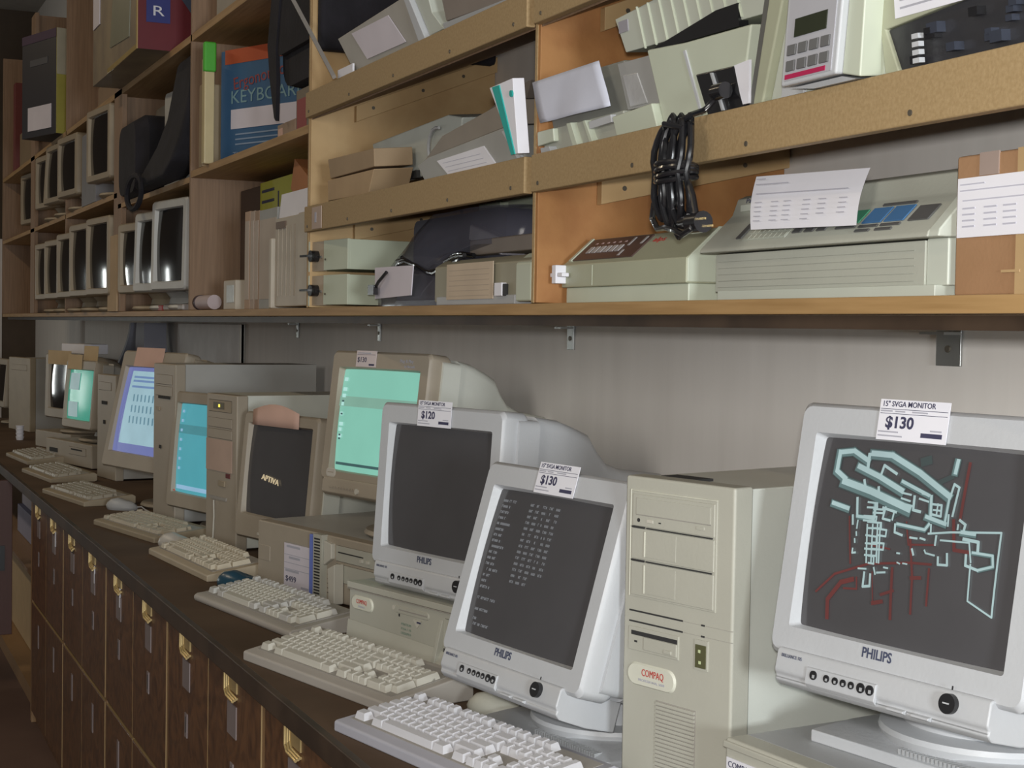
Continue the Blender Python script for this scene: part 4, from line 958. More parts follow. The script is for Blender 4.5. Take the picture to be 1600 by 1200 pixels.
slab(t, X, [(-1.278, 1.8675), (-1.02, 1.8675), (-1.02, 1.935), (-1.296, 1.913)], .002, .008).build('cavity_opening', mat('dark_cavity', (.03, .03, .034), .4, bump=.6, bscale=30), t)
slab(t, X, [(-1.302, 1.8675), (-1.279, 1.8675), (-1.297, 1.914), (-1.02, 1.936), (-1.02, 2.055), (-1.316, 2.055)], -.002, .30).build('cavity_cover', GCREAM, t, bevel=.002)
rr = random.Random(2); mech = mat('dark_blue_metal', (.07, .08, .11), .3, metal=.5)
for i in range(18):
    a = rr.random(); x = -1.262 + a * .20; z = 1.872 + rr.random() * (.025 + a * .02); s1 = .004 + rr.random() * .008
    slab(t, X, [(x, z), (x + s1 * 1.5, z), (x + s1 * 1.5, z + s1), (x, z + s1)], -.006 - rr.random() * .004, .003).build('mechanism_piece', GLOSSB if rr.random() < .6 else mech, t)
for i in range(4): slab(t, X, [(-1.246, 1.872 + i * .008), (-1.236, 1.872 + i * .008), (-1.236, 1.877 + i * .008), (-1.246, 1.877 + i * .008)], -.011, -.004).build('white_tab', GREY, t)
m = slab(t, X, [(-1.279, 1.922), (-1.17, 1.922), (-1.17, 1.975), (-1.279, 1.975)], -.0035, -.002)
for i in range(3): slab(t, X, [(-1.27, 1.930 + i * .008), (-1.20, 1.930 + i * .008), (-1.20, 1.932 + i * .008), (-1.27, 1.932 + i * .008)], -.004, -.0034, mi=1, mb=m)
m.build('paper_label', [PAPER, INKG], t)
# left bay, middle row
for i in range(2):
    X = -3.23; t = rail_thing('flat_carton', ['lower', 'upper'][i] + ' of two tan flat cartons at the left end of the middle row', 'box', X, group='two tan flat cartons')
    t.location.z += i * .052
    if i: MB().prism([(.008, 0), (.30, 0), (.305, .036), (.0, .042)], 'y', .002, .085).build('carton_body', mat('brown_flat_carton', (.36, .26, .16), .8), t, bevel=.002)
    else: MB().prism([(0, .004), (.27, 0), (.315, .046), (.008, .048)], 'y', 0, .085).build('carton_body', mat('tan_flat_carton', (.44, .31, .18), .8), t, bevel=.002)
X = -2.93; t = rail_thing('printer', 'off-white printer with a curved grey cable, left of the labelled grey one', 'printer', X)
slab(t, X, [(-3.185, 1.902), (-2.88, 1.8925), (-2.725, 1.8925), (-2.68, 1.985), (-2.75, 1.998), (-3.195, 1.988)], .100, .26).build('body', mat('off_white_plastic', (.50, .53, .49), .45), t, bevel=.003)
m = slab(t, X, [(-3.149, 1.8925), (-2.976, 1.8925), (-2.976, 1.900), (-3.149, 1.897)], .092, .11); slab(t, X, [(-2.970, 1.8925), (-2.92, 1.8925), (-2.92, 1.908), (-2.970, 1.908)], .092, .11, mi=1, mb=m)
m.build('front_slot', [GREY, SLOT], t)
MB().tube([(.13 + .05 * math.cos(a), .094, .070 + .042 * math.sin(a)) for a in [math.pi * .4 + k_ * .35 for k_ in range(9)]], .0032).build('cable', GREY2, t, smooth=True)
X = -2.67; t = rail_thing('printer', 'grey printer with a white label, leaning between the off-white one and the teal binder', 'printer', X, y=1.012)
slab(t, X, [(-2.635, 1.8675), (-2.192, 1.8675), (-2.250, 1.925), (-2.610, 1.909), (-2.668, 1.899)], -.012, .075).build('body', mat('mid_warm_grey_plastic', (.36, .36, .34), .5), t, bevel=.002)
slab(t, X, [(-2.668, 1.900), (-2.610, 1.910), (-2.250, 1.927), (-2.262, 1.968), (-2.554, 1.941)], -.004, .075).build('cover', mat('brown_grey_lid', (.27, .235, .195), .5), t, bevel=.002)
slab(t, X, [(-2.554, 1.942), (-2.262, 1.969), (-2.240, 1.995), (-2.30, 1.992)], .03, .075).build('dark_top', mat('dark_brown_top', (.12, .10, .085), .6), t)
m = slab(t, X, [(-2.510, 1.8675), (-2.303, 1.8675), (-2.350, 1.903), (-2.562, 1.898)], -.0145, -.012)
for i in range(3): slab(t, X, [(-2.51 - i * .012, 1.875 + i * .008), (-2.34 - i * .012, 1.875 + i * .008), (-2.34 - i * .012, 1.8758 + i * .008), (-2.51 - i * .012, 1.8758 + i * .008)], -.015, -.0144, mi=1, mb=m)
m.build('paper_label', [PAPER, mat('faint_type', (.50, .50, .58), .7)], t)
slab(t, X, [(-2.215, 1.8675), (-2.196, 1.8675), (-2.248, 1.920), (-2.270, 1.918)], -.016, -.010).build('pale_edge', GREY, t, bevel=.001)
X = -2.25; t = rail_thing('ring_binder', 'white binder with a teal spine stripe leaning on the orange upright', 'binder', X, y=.976)
slab(t, X, [(-2.180, 1.870), (-2.164, 1.870), (-2.164, 1.985), (-2.254, 1.982)], -.002, .018).build('cover', PAPER, t, bevel=.001)
slab(t, X, [(-2.186, 1.870), (-2.173, 1.870), (-2.213, 1.981), (-2.240, 1.981)], -.004, -.001).build('teal_stripe', TEAL, t)
MB().cyl((-2.169 - X, -.005, 1.962 - RB), .005, .003, 'y', 18).build('teal_dot', TEAL, t)
# uppermost left bay
X = -3.10; t = rail_thing('printer', 'grey-beige printer with a lilac label on the uppermost sloped shelf', 'printer', X, True)
slab(t, X, [(-3.055, 2.123), (-2.66, 2.1215), (-2.690, 2.215), (-3.115, 2.204)], 0, .22, True).build('body', mat('grey_beige_plastic', (.40, .38, .34), .5), t, bevel=.002)
slab(t, X, [(-2.959, 2.138), (-2.736, 2.136), (-2.798, 2.197), (-3.018, 2.199)], -.0025, -.001, True).build('paper_label', PAPERL, t)
slab(t, X, [(-2.66, 2.1215), (-2.625, 2.1215), (-2.672, 2.22), (-2.695, 2.22)], -.008, .22, True).build('pale_end', GREY, t, bevel=.002)
slab(t, X, [(-2.625, 2.128), (-2.556, 2.129), (-2.595, 2.165), (-2.60, 2.22), (-2.672, 2.22)], .002, .15, True).build('pale_back', PGREYL, t, bevel=.002)
X = -2.60; t = rail_thing('printer', 'brown-grey flat machine at the right end of the uppermost sloped shelf', 'printer', X, True)
slab(t, X, [(-2.550, 2.140), (-2.18, 2.123), (-2.18, 2.20), (-2.550, 2.205)], .006, .22, True).build('body', mat('brown_grey_plastic', (.24, .20, .17), .5), t, bevel=.003)
slab(t, X, [(-2.55, 2.124), (-2.18, 2.1215), (-2.18, 2.127), (-2.55, 2.138)], .000, .20, True).build('base_strip', GREY2, t)
o = MB().box(0, .035, 0, .43, 0, .60).build('black_bag', CLOTH, bevel=.012)
o.location = (-3.355, 1.008, 2.215); tag(o, 'big black cloth bag hung flat against the upright in the uppermost left bay', 'bag')
a_, b_ = at(455, -6, .970), at(522, 120, .975)
o = MB().tube([(0, 0, 0), tuple(a_ - b_)], .006, 4).build('metal_trim_strip', mat('dull_aluminium', (.40, .38, .36), .4, metal=.3)); o.location = b_
tag(o, 'thin grey metal strip leaning across the upright beside the black bag', 'metal strip')
o = solid('paper_scrap', 'white paper scrap peeking over the upper left rail', 'paper', (-3.135, .990, 2.1215), 0, .10, .004, .018, PAPER, 0)

# ---- hanging power cord
t = thing('power_cord', 'coiled black power cord hanging in front of the right lower rail', 'cable', (-1.70, .958, 1.79))
def W(x, y, z): return (x + 1.70, y - .958, z - 1.79)
t.location.x += .055
m = MB(); rc = random.Random(9)
for i in range(8):
    cx = -1.722 + i * .0068; top = 1.866 - abs(i - 3.5) * .004 + (0.004 if i in (2, 5) else 0); botz = 1.716 + abs(i - 4) * .005 + rc.random() * .006
    wz = 1.792; pts = []
    dy = .944 + (i % 3) * .008
    for k in range(24):
        a = 2 * math.pi * k / 24; zz = (top + botz) / 2 + (top - botz) / 2 * math.cos(a)
        sp = .010 + .006 * math.sin(a) ** 2
        pinch = 1 - .5 * math.exp(-((zz - wz) / .018) ** 2)
        xx = cx + (sp * 1.1 * math.sin(a)) * pinch + (cx + 1.698) * -.25 * (1 - pinch)
        pts.append(W(xx, dy + .004 * math.cos(a * 2), zz))
    m.tube(pts, .0042, 8, closed=True)
for k in range(4):
    pts = [W(-1.698 + .031 * math.cos(2*math.pi*i/20), .952 + .022 * math.sin(2*math.pi*i/20), 1.786 + k * .0055 + .003 * math.sin(2*math.pi*i/20 + k)) for i in range(20)]
    m.tube(pts, .0036, 8, closed=True)
m.tube([W(-1.722, .95, 1.845), W(-1.70, .935, 1.853), W(-1.672, .945, 1.846)], .0036)
# side loops
m.tube([W(-1.720, .95, 1.775), W(-1.748, .95, 1.760), W(-1.752, .95, 1.742), W(-1.738, .95, 1.728), W(-1.700, .94, 1.727), W(-1.670, .935, 1.722), W(-1.650, .935, 1.716), W(-1.630, .935, 1.722), W(-1.628, .94, 1.738), W(-1.645, .945, 1.762), W(-1.668, .95, 1.785)], .0038)
m.tube([W(-1.690, .95, 1.855), W(-1.668, .955, 1.862), W(-1.675, .975, 1.869), W(-1.672, .980, 1.874), W(-1.666, .985, 1.882), W(-1.658, .988, 1.889)], .0038)
m.build('cord', GLOSSB, t, smooth=True)
pl = MB().cyl(W(-1.668, .945, 1.730), .0085, .022, 'x', 16, .012).cyl(W(-1.646, .945, 1.730), .013, .026, 'x', 16).build('plug', GLOSSB, t, smooth=True)
MB().box(*[W(-1.620, 0, 0)[0], W(-1.609, 0, 0)[0]], W(0, .940, 0)[1], W(0, .942, 0)[1], W(0, 0, 1.732)[2], W(0, 0, 1.7345)[2]).box(W(-1.620, 0, 0)[0], W(-1.609, 0, 0)[0], W(0, .950, 0)[1], W(0, .952, 0)[1], W(0, 0, 1.724)[2], W(0, 0, 1.7265)[2]).build('pin', BRASS, pl)
MB().cyl(W(-1.662, .984, 1.890), .010, .022, 'x', 16).build('connector', GLOSSB, t, smooth=True)

# ------------------------------------------------ bay with the plastic bag
SWG = mat('switchbox_green_cream', (.50, .54, .42), .45, var=.02); SWT = mat('switchbox_front', (.40, .32, .23), .5)
for i in range(2):
    z = SZ + i * .0765
    t = thing('switch_box', ('lower' if i == 0 else 'upper') + ' pale data switch box with a black knob, by the left upright', 'switch box', (-3.235, 1.105, z), .12, group='pair of data switch boxes'); F = TR(-.14, -.09, 0)
    MB(F).box(.004, .20, .010, .17, .006, .071).build('cover', SWG, t, bevel=.001)
    MB(F).box(0, .006, .0, .17, .004, .072).build('left_edge', GCREAML, t)
    f = MB(F).box(.006, .075, .006, .012, .005, .071).build('front_plate', SWT, t)
    k = MB(F).cyl((.036, -.012, .038), .013, .018, 'y', 20).box(-.004, .036, -.020, -.012, .036, .041).build('knob', GLOSSB, f, smooth=False)
    MB(F).cyl((.060, .002, .036), .003, .005, 'y', 12).build('screw', STEEL, f)
    MB(F).box(.074, .20, .004, .011, .006, .072).build('front_cover', SWG, t, bevel=.001)
    MB(F).cyl((.086, .002, .030), .0022, .003, 'y', 12).build('screw', SCREW, t)
# label box behind the bag
t = thing('printer', 'black-bottomed printer with a lilac sheet, half inside the clear dark bag', 'printer', (-2.84, 1.20, SZ)); F = TR(-.16, -.12, 0)
MB(F).box(0, .30, 0, .24, 0, .068).mat(1).box(-.002, .302, -.003, .1, .0, .016).build('body', [mat('brown_black_plastic', (.075, .06, .05), .4), GLOSSB], t, bevel=.003)
MB(F).prism([(.015, .016), (.225, .021), (.235, .078), (.012, .080)], 'y', -.052, -.050).build('label_sheet', PAPERL, t)
# clear dark plastic bag: crumpled shell
bagm = bpy.data.materials.new('clear_dark_film'); bagm.use_nodes = True
b_ = bagm.node_tree.nodes['Principled BSDF']; b_.inputs['Base Color'].default_value = (.13, .13, .17, 1); b_.inputs['Roughness'].default_value = .12; b_.inputs['Alpha'].default_value = .5
t = thing('plastic_bag', 'shiny dark clear plastic bag bulging over the printer in the left bay', 'bag', (-2.80, 1.15, SZ))
rings = []; NB = 40
def bagring(z, xl, xr, yf_, yb, ph):
    out = []
    for i in range(NB):
        a = 2 * math.pi * i / NB; cx, cy = (xl + xr) / 2, (yf_ + yb) / 2; rx_, ry_ = (xr - xl) / 2, (yb - yf_) / 2
        ca, sa = math.cos(a), math.sin(a); p_ = .55
        x = cx + rx_ * math.copysign(abs(ca) ** p_, ca); y = cy + ry_ * math.copysign(abs(sa) ** p_, sa)
        wob = .006 * math.sin(5 * a + ph) + .004 * math.sin(11 * a + 2 * ph)
        out.append((x + wob + 2.80, y + wob * .7 - 1.15, z))
    return out
for z, xl, xr, ph in ((.001, -3.08, -2.675, 0), (.02, -3.08, -2.672, .6), (.05, -3.07, -2.668, 1.2), (.08, -3.04, -2.665, 1.9), (.095, -3.02, -2.62, 2.1), (.11, -3.01, -2.45, 2.3), (.14, -2.97, -2.445, 3.1), (.165, -2.92, -2.45, 3.6), (.18, -2.88, -2.47, 4)):
    rings.append(bagring(z, xl, xr, 1.035 + max(0, z - .02) * .28, 1.33, ph))
MB().loft(rings).build('film', bagm, t, smooth=True)
m = MB(); rc = random.Random(12)
for j in range(3):
    pts = [(-.13 + i * .045 + rc.uniform(-.01, .01), -.105 + j * .012 + rc.uniform(-.006, .006), .068 + .022 * math.sin(i * .9 + j) * (1 - i / 12) + j * .006 + i * .0012) for i in range(9)]
    m.tube(pts, .0042)
m.tube([(-.10, -.128, .068), (-.135, -.132, .050), (-.155, -.132, .038)], .0036)
m.box(-.185, -.150, -.138, -.128, .024, .044)
m.build('enclosed_cord', GLOSSB, t, smooth=True)
m = MB()
m.loft([rrect(-.17, .30, .078, .176, .02, -.045), rrect(-.12, .30, .078, .176, .02, .10)]).build('enclosed_dark_cloth', mat('dark_blue_cloth', (.075, .078, .11), .6, bump=.7, bscale=25), t, smooth=True)
# printer with tan sheet
t = thing('printer', 'cream printer with a tan printed sheet over its front, right of the plastic bag', 'printer', (-2.415, 1.18, SZ)); F = TR(-.240, -.15, 0)
MB(F).prism([(0, .006), (0, .070), (.02, .082), (.28, .09), (.28, .006)], 'x', 0, .42).build('body', mat('olive_grey_plastic', (.33, .31, .23), .5), t, bevel=.003)
MB(F).box(.02, .37, -.004, .05, 0, .016).build('front_foot', GREY2, t, bevel=.002)
MB(F).prism([(-.003, .004), (-.003, .066), (.02, .084), (.28, .094), (.28, .004)], 'x', .370, .430).build('end_cap', GCREAML, t, bevel=.004)
MB(F).box(.300, .330, -.010, .0, .014, .036).mat(1).box(.330, .337, -.008, 0, .014, .034).build('roller_knob', [PAPER, SLOT], t, bevel=.001)
s_ = MB(F).box(.075, .285, -.006, -.0045, .010, .073).mat(1)
for i in range(6): s_.box(.088, .27, -.0065, -.006, .016 + i * .009, .0168 + i * .009)
s_.build('tan_sheet', [mat('tan_sheet', (.55, .45, .34), .8), mat('tan_print', (.46, .38, .30), .8)], t)
# beige boards and silver gadget behind on top
t = thing('printer', 'flat grey-brown printer on top of the cream one, by the orange upright', 'printer', (-2.45, 1.20, SZ + .0925)); F = TR(-.22, -.12, 0)
MB(F).box(.06, .44, 0, .20, 0, .028).build('body', mat('brown_grey_plastic', (.24, .20, .17), .5), t, bevel=.003)
o = solid('tape_gadget', 'small silvery gadget tilted against the far pale boxes', 'gadget', (-2.63, 1.085, SZ + .122), 0, .155, .05, .030, mat('lilac_grey_plastic', (.30, .29, .33), .35), .004); o.rotation_euler = (0, .22, 0)
for i, (x0, x1, z0, z1) in enumerate(((-2.76, -2.655, .122, .200), (-2.62, -2.40, .122, .162), (-2.62, -2.40, .163, .200))):
    t = thing('pale_drive_box', ['tall pale green-cream drive unit at the back, left of the pair', 'lower pale green-cream drive unit at the back by the orange upright', 'upper pale green-cream drive unit at the back by the orange upright'][i], 'drive', ((x0 + x1) / 2, 1.19, SZ + z0), group='pale drive units at the back')
    MB().box(-(x1 - x0) / 2, (x1 - x0) / 2, -.03, .05, 0, z1 - z0).build('casing', SWG, t, bevel=.002)
    MB().cyl((-.08 if i else -.03, -.032, .012), .003, .003, 'y', 12).build('lock', STEEL, t)

# ------------------------------------------------- bay with the blue carton
Z2 = 2.0555
t = thing('keyboard_carton', 'blue carton with an orange top band and the word KEYBOARD', 'box', (-4.173, 1.196, Z2), .42); F = TR(-.27, -.05, 0)
kb = MB(F).box(0, .42, 0, .10, 0, .325).build('carton_body', mat('carton_blue', (.045, .12, .24), .5), t, bevel=.002)
MB(F).box(.02, .421, -.0012, .002, .285, .326).build('orange_band', mat('orange_band', (.45, .085, .03), .6), kb)
text('script_lettering', 'Ergonomic', mat('dull_red_print', (.30, .06, .06), .6), kb, F @ TR(.17, -.0015, .238) @ RY(-.12) @ FRONT, .05, width=.22)
text('carton_lettering', 'KEYBOARD', mat('grey_teal_print', (.20, .34, .38), .6), kb, F @ TR(.215, -.0015, .188) @ FRONT, .052, width=.33)
MB(F).box(.05, .40, -.002, .001, .100, .155).build('white_sticker', PAPERL, kb)
g = MB(F)
for i in range(3): g.box(.07, .34 - .06 * (i == 2), -.0015, .001, .082 - i * .014, .086 - i * .014)
g.build('small_print', mat('pale_blue_print', (.25, .33, .45), .6), kb)
text('footer_lettering', 'The Excellent One', mat('pale_blue_print', (.25, .33, .45), .6), kb, F @ TR(.17, -.0015, .026) @ FRONT, .022, width=.22)
# white/green upright parcels at the left of it
o = solid('green_topped_packet', 'slim pale packet with a bright green tip beside the blue carton', 'packet', (-4.40, .985, Z2), 0, .035, .03, .30, mat('pale_gold_packet', (.62, .52, .30), .3), .004)
t_ = MB(TR(0, 0, 0)).box(.018, .042, -.003, .033, .26, .345).build('green_tip', mat('bright_green', (.08, .45, .04), .5), o, bevel=.006)
solid('shrink_wrapped_packet', 'pale shrink-wrapped packet standing behind the green-tipped one', 'packet', (-4.50, 1.0, Z2), 0, .05, .06, .24, mat('shrink_film', (.46, .36, .24), .2), .004)
# low paperbacks at right
for i, (x, w, h, l, m_) in enumerate(((-3.86, .16, .055, 'small brown carton on the shelf below the black bag, nearer the blue carton', mat('brown_small_carton', (.34, .24, .17), .6)), (-3.69, .30, .12, 'grey-brown carton squeezed between black bag and upright', mat('grey_brown_carton', (.20, .165, .12), .6)))):
    t = thing('small_carton', l, 'box', (x, 1.06, Z2)); MB().box(0, w, 0, .14, 0, h).build('carton_body', m_, t, bevel=.002)
    MB().box(.01, w * .3, -.001, .001, h * .2, h * .8).build('carton_label', PINK if i == 0 else mat('dull_red_print', (.30, .06, .06), .6), t)
# black bag hanging at right with strap
t = thing('black_shoulder_bag', 'black cloth bag with a dangling strap in front of the blue carton', 'bag', (-3.62, 1.10, 2.19))
MB().loft([rrect(-.16, .20, .0, .24, .07, -.05), rrect(-.18, .22, -.01, .245, .09, .02), rrect(-.14, .20, .02, .24, .09, .12)]).build('bag_body', CLOTH, t, smooth=True)
MB().loft([[(-.20, -.07, .235), (-.12, -.07, .235), (-.12, -.06, .235), (-.20, -.06, .235)], [(-.235, -.07, .12), (-.155, -.07, .10), (-.155, -.06, .10), (-.235, -.06, .12)], [(-.21, -.07, .03), (-.145, -.07, .02), (-.145, -.06, .02), (-.21, -.06, .03)], [(-.165, -.07, -.07), (-.15, -.07, -.08), (-.15, -.06, -.08), (-.165, -.06, -.07)]]).build('strap', CLOTH, t, smooth=True)
MB().loft([rrect(-.17, .20, .08, .245, .04, -.065), rrect(-.17, .20, .08, .245, .04, -.052)]).build('bag_flap', CLOTH, t, smooth=True)

# bottom shelf of that bay: upright books, cartridges
bk = [(-4.085, .056, .262, .0, mat('pink_tan_book', (.44, .31, .22), .7), 'pink-tan upright book, first of the tall books'), (-4.027, .046, .260, .0, mat('striped_tan_book', (.42, .34, .28), .7), 'tan upright book next to the pink-tan one'),
      (-3.979, .044, .258, .0, mat('brown_book', (.34, .24, .17), .7), 'brown upright book in the middle of the tall books'), (-3.933, .175, .256, .0, mat('grey_book', (.36, .37, .36), .7), 'broad grey upright manual, last of the tall books')]
for x, w, h, dy, m_, l in bk:
    t = thing('upright_book', l, 'book', (x, 1.035 + dy, SZ), group='tall upright books'); MB().box(0, w - .003, 0, .10, 0, h).build('cover', m_, t, bevel=.002)
    MB().box(.006, w - .009, -.001, .001, h * .1, h * .9).build('spine_panel', mat('pale_spine_panel', (.46, .40, .34), .7), t)
t = thing('external_drive', 'cream upright drive unit with ribbed side by the plywood upright', 'drive', (-3.745, 1.02, SZ)); 
MB().box(0, .35, 0, .16, 0, .222).mat(1)
b = MB().box(0, .02, -.01, .16, 0, .175).box(.020, .26, 0, .16, .004, .222).box(.26, .34, -.012, .16, .004, .222)
b.build('casing', mat('ivory_aged_plastic', (.48, .43, .35), .5), t, bevel=.004)
m = MB()
for i in range(5): m.box(.05 + i * .036, .054 + i * .036, -.002, .001, .03, .20)
m.build('ribs', BEIGE, t)
MB().box(-.035, .0, .0, .10, .11, .17).build('side_clip', mat('ivory_aged_plastic', (.48, .43, .35), .5), t, bevel=.003)
MB().box(.04, .12, -.004, 0, .195, .212).build('dark_latch', mat('brown_latch', (.16, .11, .08), .5), t)
o = MB().box(0, .24, 0, .002, 0, .062).build('white_card', PAPER); o.location = (-3.965, 1.04, 1.846); o.location = (-3.745, 1.035, SZ + .2228); o.rotation_euler = (-.1, 0, 0); o.scale = (1, 1, 1)
tag(o, 'blank white card standing on top of the cream drive unit', 'card')
t = thing('yellow_carton', 'bright yellow and black carton behind the tall books', 'box', (-4.345, 1.145, SZ)); MB().box(0, .36, 0, .15, 0, .365).build('carton_body', mat('bright_yellow', (.50, .50, .02), .5), t)
g = MB()
for i in range(3): g.box(.02, .15, -.001, .001, .335 - i * .030, .343 - i * .030)
g.box(.19, .20, -.001, .001, .22, .33)
g.build('black_print', INK, t)
solid('dark_carton', 'dark brown carton standing behind the tall books, left of the yellow one', 'box', (-4.575, 1.145, SZ), 0, .225, .16, .36, mat('dark_brown_carton', (.085, .055, .04), .6), .003)
t = thing('orange_carton', 'orange-brown small carton tilted on top of the yellow one', 'box', (-3.64, 1.055, 1.905)); t.rotation_euler = (0, .42, 0)
MB().box(-.080, .080, 0, .10, 0, .078).build('carton_body', mat('orange_brown_board', (.40, .165, .06), .7), t)
MB().box(.081, .13, .0, .09, .004, .070).build('open_flap', mat('inner_flap', (.42, .33, .25), .7), t)
o = MB().cyl((0, 0, 0), .021, .17, 'x', 24).build('rolled_tube', mat('lilac_tube', (.50, .42, .44), .6), smooth=True); o.location = (-4.58, 1.03, SZ + .0215)
k = MB().cyl((-.075, 0, 0), .0225, .08, 'x', 24).build('dark_cap', mat('dark_purple_cap', (.04, .02, .03), .5), o, smooth=True)
tag(o, 'short lilac tube with a dark cap lying on the shelf', 'tube'); o.location.z = SZ + .0228
t = thing('cream_clock', 'small cream box unit with a pale window, beside the lilac tube', 'device', (-4.30, 1.03, SZ)); MB().box(0, .135, 0, .10, 0, .082).build('casing', mat('ivory_aged_plastic', (.48, .43, .35), .5), t, bevel=.003)
MB().box(.04, .12, -.0015, .001, .02, .068).build('window', mat('pale_window_plastic', (.40, .42, .40), .3), t)

# ------------------------------------------------------- monitors on shelves
def small_crt(label, x, y, z, yaw, tilt, W=.34, H=.31, body=TAN, glass=None, group='old monitors on the shelves', depth=.34):
    top = H * .46; bot = -H * .46
    t, T, yf, bez = crt('crt_monitor', label, (x, y, z + .05 + H * .5), yaw, tilt, z, W=W, top=top, bot=bot, sw=W - .075, sh=H - .095, body=body, stand='dish', glass=glass or GLASSD, depth=depth, group=group, frame=False)
    return t
DT = mat('dim_tan_plastic', (.33, .27, .19), .5); LG = mat('pale_aged_plastic', (.46, .46, .44), .45)
B3 = [(206, 'left'), (233, 'middle'), (262, 'right')]
for i, (u, w) in enumerate(B3):
    small_crt('old monitor on the long shelf under the black covers, %s of the three' % w, at(u, 400, .985).x, .985, SZ + .001, .16, [0, .03, .02][i], W=.30, H=[.27, .29, .31][i], body=[DT, LG, LG][i])
B5 = [(-7.78, 'first', .30), (-7.43, 'second', .30), (-6.99, 'third', .31), (-6.60, 'fourth', .33), (-6.14, 'fifth', .33)]
for i, (x, w, H_) in enumerate(B5):
    small_crt('old monitor on the long shelf in the far bays, %s from the left' % w, x, .97, SZ + .001, .10, 0, W=.32 if i < 2 else .34, H=H_, body=TAN if i == 1 else DT)
M4 = [(-7.78, 'first', 0, .28), (-7.43, 'second', .05, .30), (-6.98, 'third', 0, .29), (-6.14, 'fourth', .0, .31)]
for i, (x, w, a, H_) in enumerate(M4):
    small_crt('old monitor on the upper shelf in the far bays, %s from the left' % w, x, .97, 2.086, .10, a, W=.32 if i < 2 else .34, H=H_, body=DT)
small_crt('old monitor at the far end of the upper shelf, beyond the last post', -9.1, 1.05, 2.086, .10, 0, body=DT)
small_crt('old monitor seen edge-on at the far end of the long shelf', -8.95, 1.08, SZ, .05, 0, body=DT)
solid('grey_side_unit', 'grey flat-sided unit wedged between upper shelf monitors in the far bays', 'unit', (-6.74, 1.0, 2.086), 0, .36, .25, .30, mat('blue_grey_metal', (.22, .22, .24), .5), .004)
solid('leaning_card', 'tall tan card leaning on the post beside the far monitors', 'card', (-6.03, .9935, SZ + .001), 0, .20, .006, .285, mat('tan_card', (.50, .37, .23), .8), .001)
# covered monitors above the three
t = thing('covered_monitor', 'old monitor wrapped in a rounded black cover, left on the upper shelf', 'monitor', (-5.49, 1.10, 2.041))
MB().loft([rrect(-.17, .14, 0, .33, .02, .0), rrect(-.17, .14, 0, .33, .02, .20)]).build('casing', DT, t, smooth=True)
MB().loft([rrect(-.17, .15, .01, .25, .06, -.13), rrect(-.21, .19, .0, .275, .08, -.09), rrect(-.21, .19, .0, .275, .08, -.005)]).build('black_cover', CLOTH, t, smooth=True)
t = thing('bare_monitor', 'grey monitor turned sideways between two black covers', 'monitor', (-5.14, 1.06, 2.041), .08)
MB().loft([rrect(-.11, .13, 0, .33, .02, 0), rrect(-.11, .13, 0, .33, .02, .22)]).build('casing', LG, t, smooth=True)
MB().box(.03, .08, -.004, .001, .06, .21).build('dark_screen_edge', GLASSD, t)
t = thing('black_dust_cover', 'long black cloth cover hanging down beside the grey monitor', 'cover', (-4.75, 1.0, 2.041))
MB().loft([[(x, y, z) for x, y in ((a, f), (b, f), (b, e), (a, e))] for a, b, z, f, e in ((-.16, .12, .385, .02, .20), (-.18, .12, .20, -.01, .12), (-.24, .12, .12, -.03, .045), (-.36, .10, .05, -.05, .035), (-.50, -.02, .003, -.06, .02))]).build('cloth', CLOTH, t, bevel=.02)
MB().tube([(-.36 + .13 * math.cos(2*math.pi*k/18), -.075, -.015 + .055 * math.sin(2*math.pi*k/18)) for k in range(18)], .009, 6, closed=True).build('strap_loop', CLOTH, t, smooth=True)

# clutter at the front of the long shelf
solid('red_packet', 'small dark red packet lying below the old monitors', 'packet', (-5.20, 1.01, SZ), 0, .13, .03, .018, mat('dark_red_packet', (.30, .03, .03), .5), .003)
solid('clear_bag', 'crumpled pale bag on the long shelf beside the red packet', 'bag', (-5.05, 1.01, SZ), 0, .30, .06, .020, mat('pale_film', (.40, .38, .38), .2, bump=1, bscale=20), .006)

# ------------------------------------------------------------ top boxes
Z3 = 2.4625
t = thing('software_carton', 'black and pale yellow carton with the letters As, overhanging the far top shelf', 'box', (-7.32, .97, 2.463), .30); F = Matrix()
MB(F).box(-.37, 0, 0, .40, 0, .48).build('black_side', mat('carton_black', (.012, .010, .018), .5), t)
f = MB(F).box(0.0005, .004, .0, .40, 0, .48).build('yellow_side', mat('carton_yellow', (.42, .38, .08), .6), t)
MB(F).box(.004, .0055, .0, .40, .27, .48).build('pale_top', mat('carton_pale', (.46, .43, .33), .6), f)
text('carton_lettering', 'As', INK, f, F @ TR(.0065, .145, .385) @ RZ(math.pi/2) @ FRONT, .115, width=.15)
MB(F).box(-.30, -.05, -.003, 0, .03, .14).build('white_sticker', PAPERL, t)
MB(F).box(-.28, -.09, -.002, 0, .33, .36).build('grey_print', mat('dim_grey_print', (.06, .06, .07), .6), t)
MB(F).box(-.37, 0, -.002, 0, .44, .48).build('purple_band', mat('dark_purple', (.04, .01, .05), .6), t)
MB(F).prism([(.06, .17), (.30, .10), (.38, .20), (.30, .27), (.12, .25)], 'x', .0056, .007).build('grey_picture', mat('grey_picture', (.16, .18, .21), .6), f)
t = thing('colourful_carton', 'big carton with red and blue side and gold printed front on the top shelf', 'box', (-4.93, .90, Z3), 0)
MB().box(-.88, 0, 0, .40, 0, .50).build('tan_front', mat('tan_brown_print', (.26, .20, .12), .5, scale=5, col2=(.16, .12, .08)), t)
f = MB().box(.0005, .004, 0, .40, 0, .50).build('red_side', mat('carton_dark_red', (.15, .012, .02), .5), t)
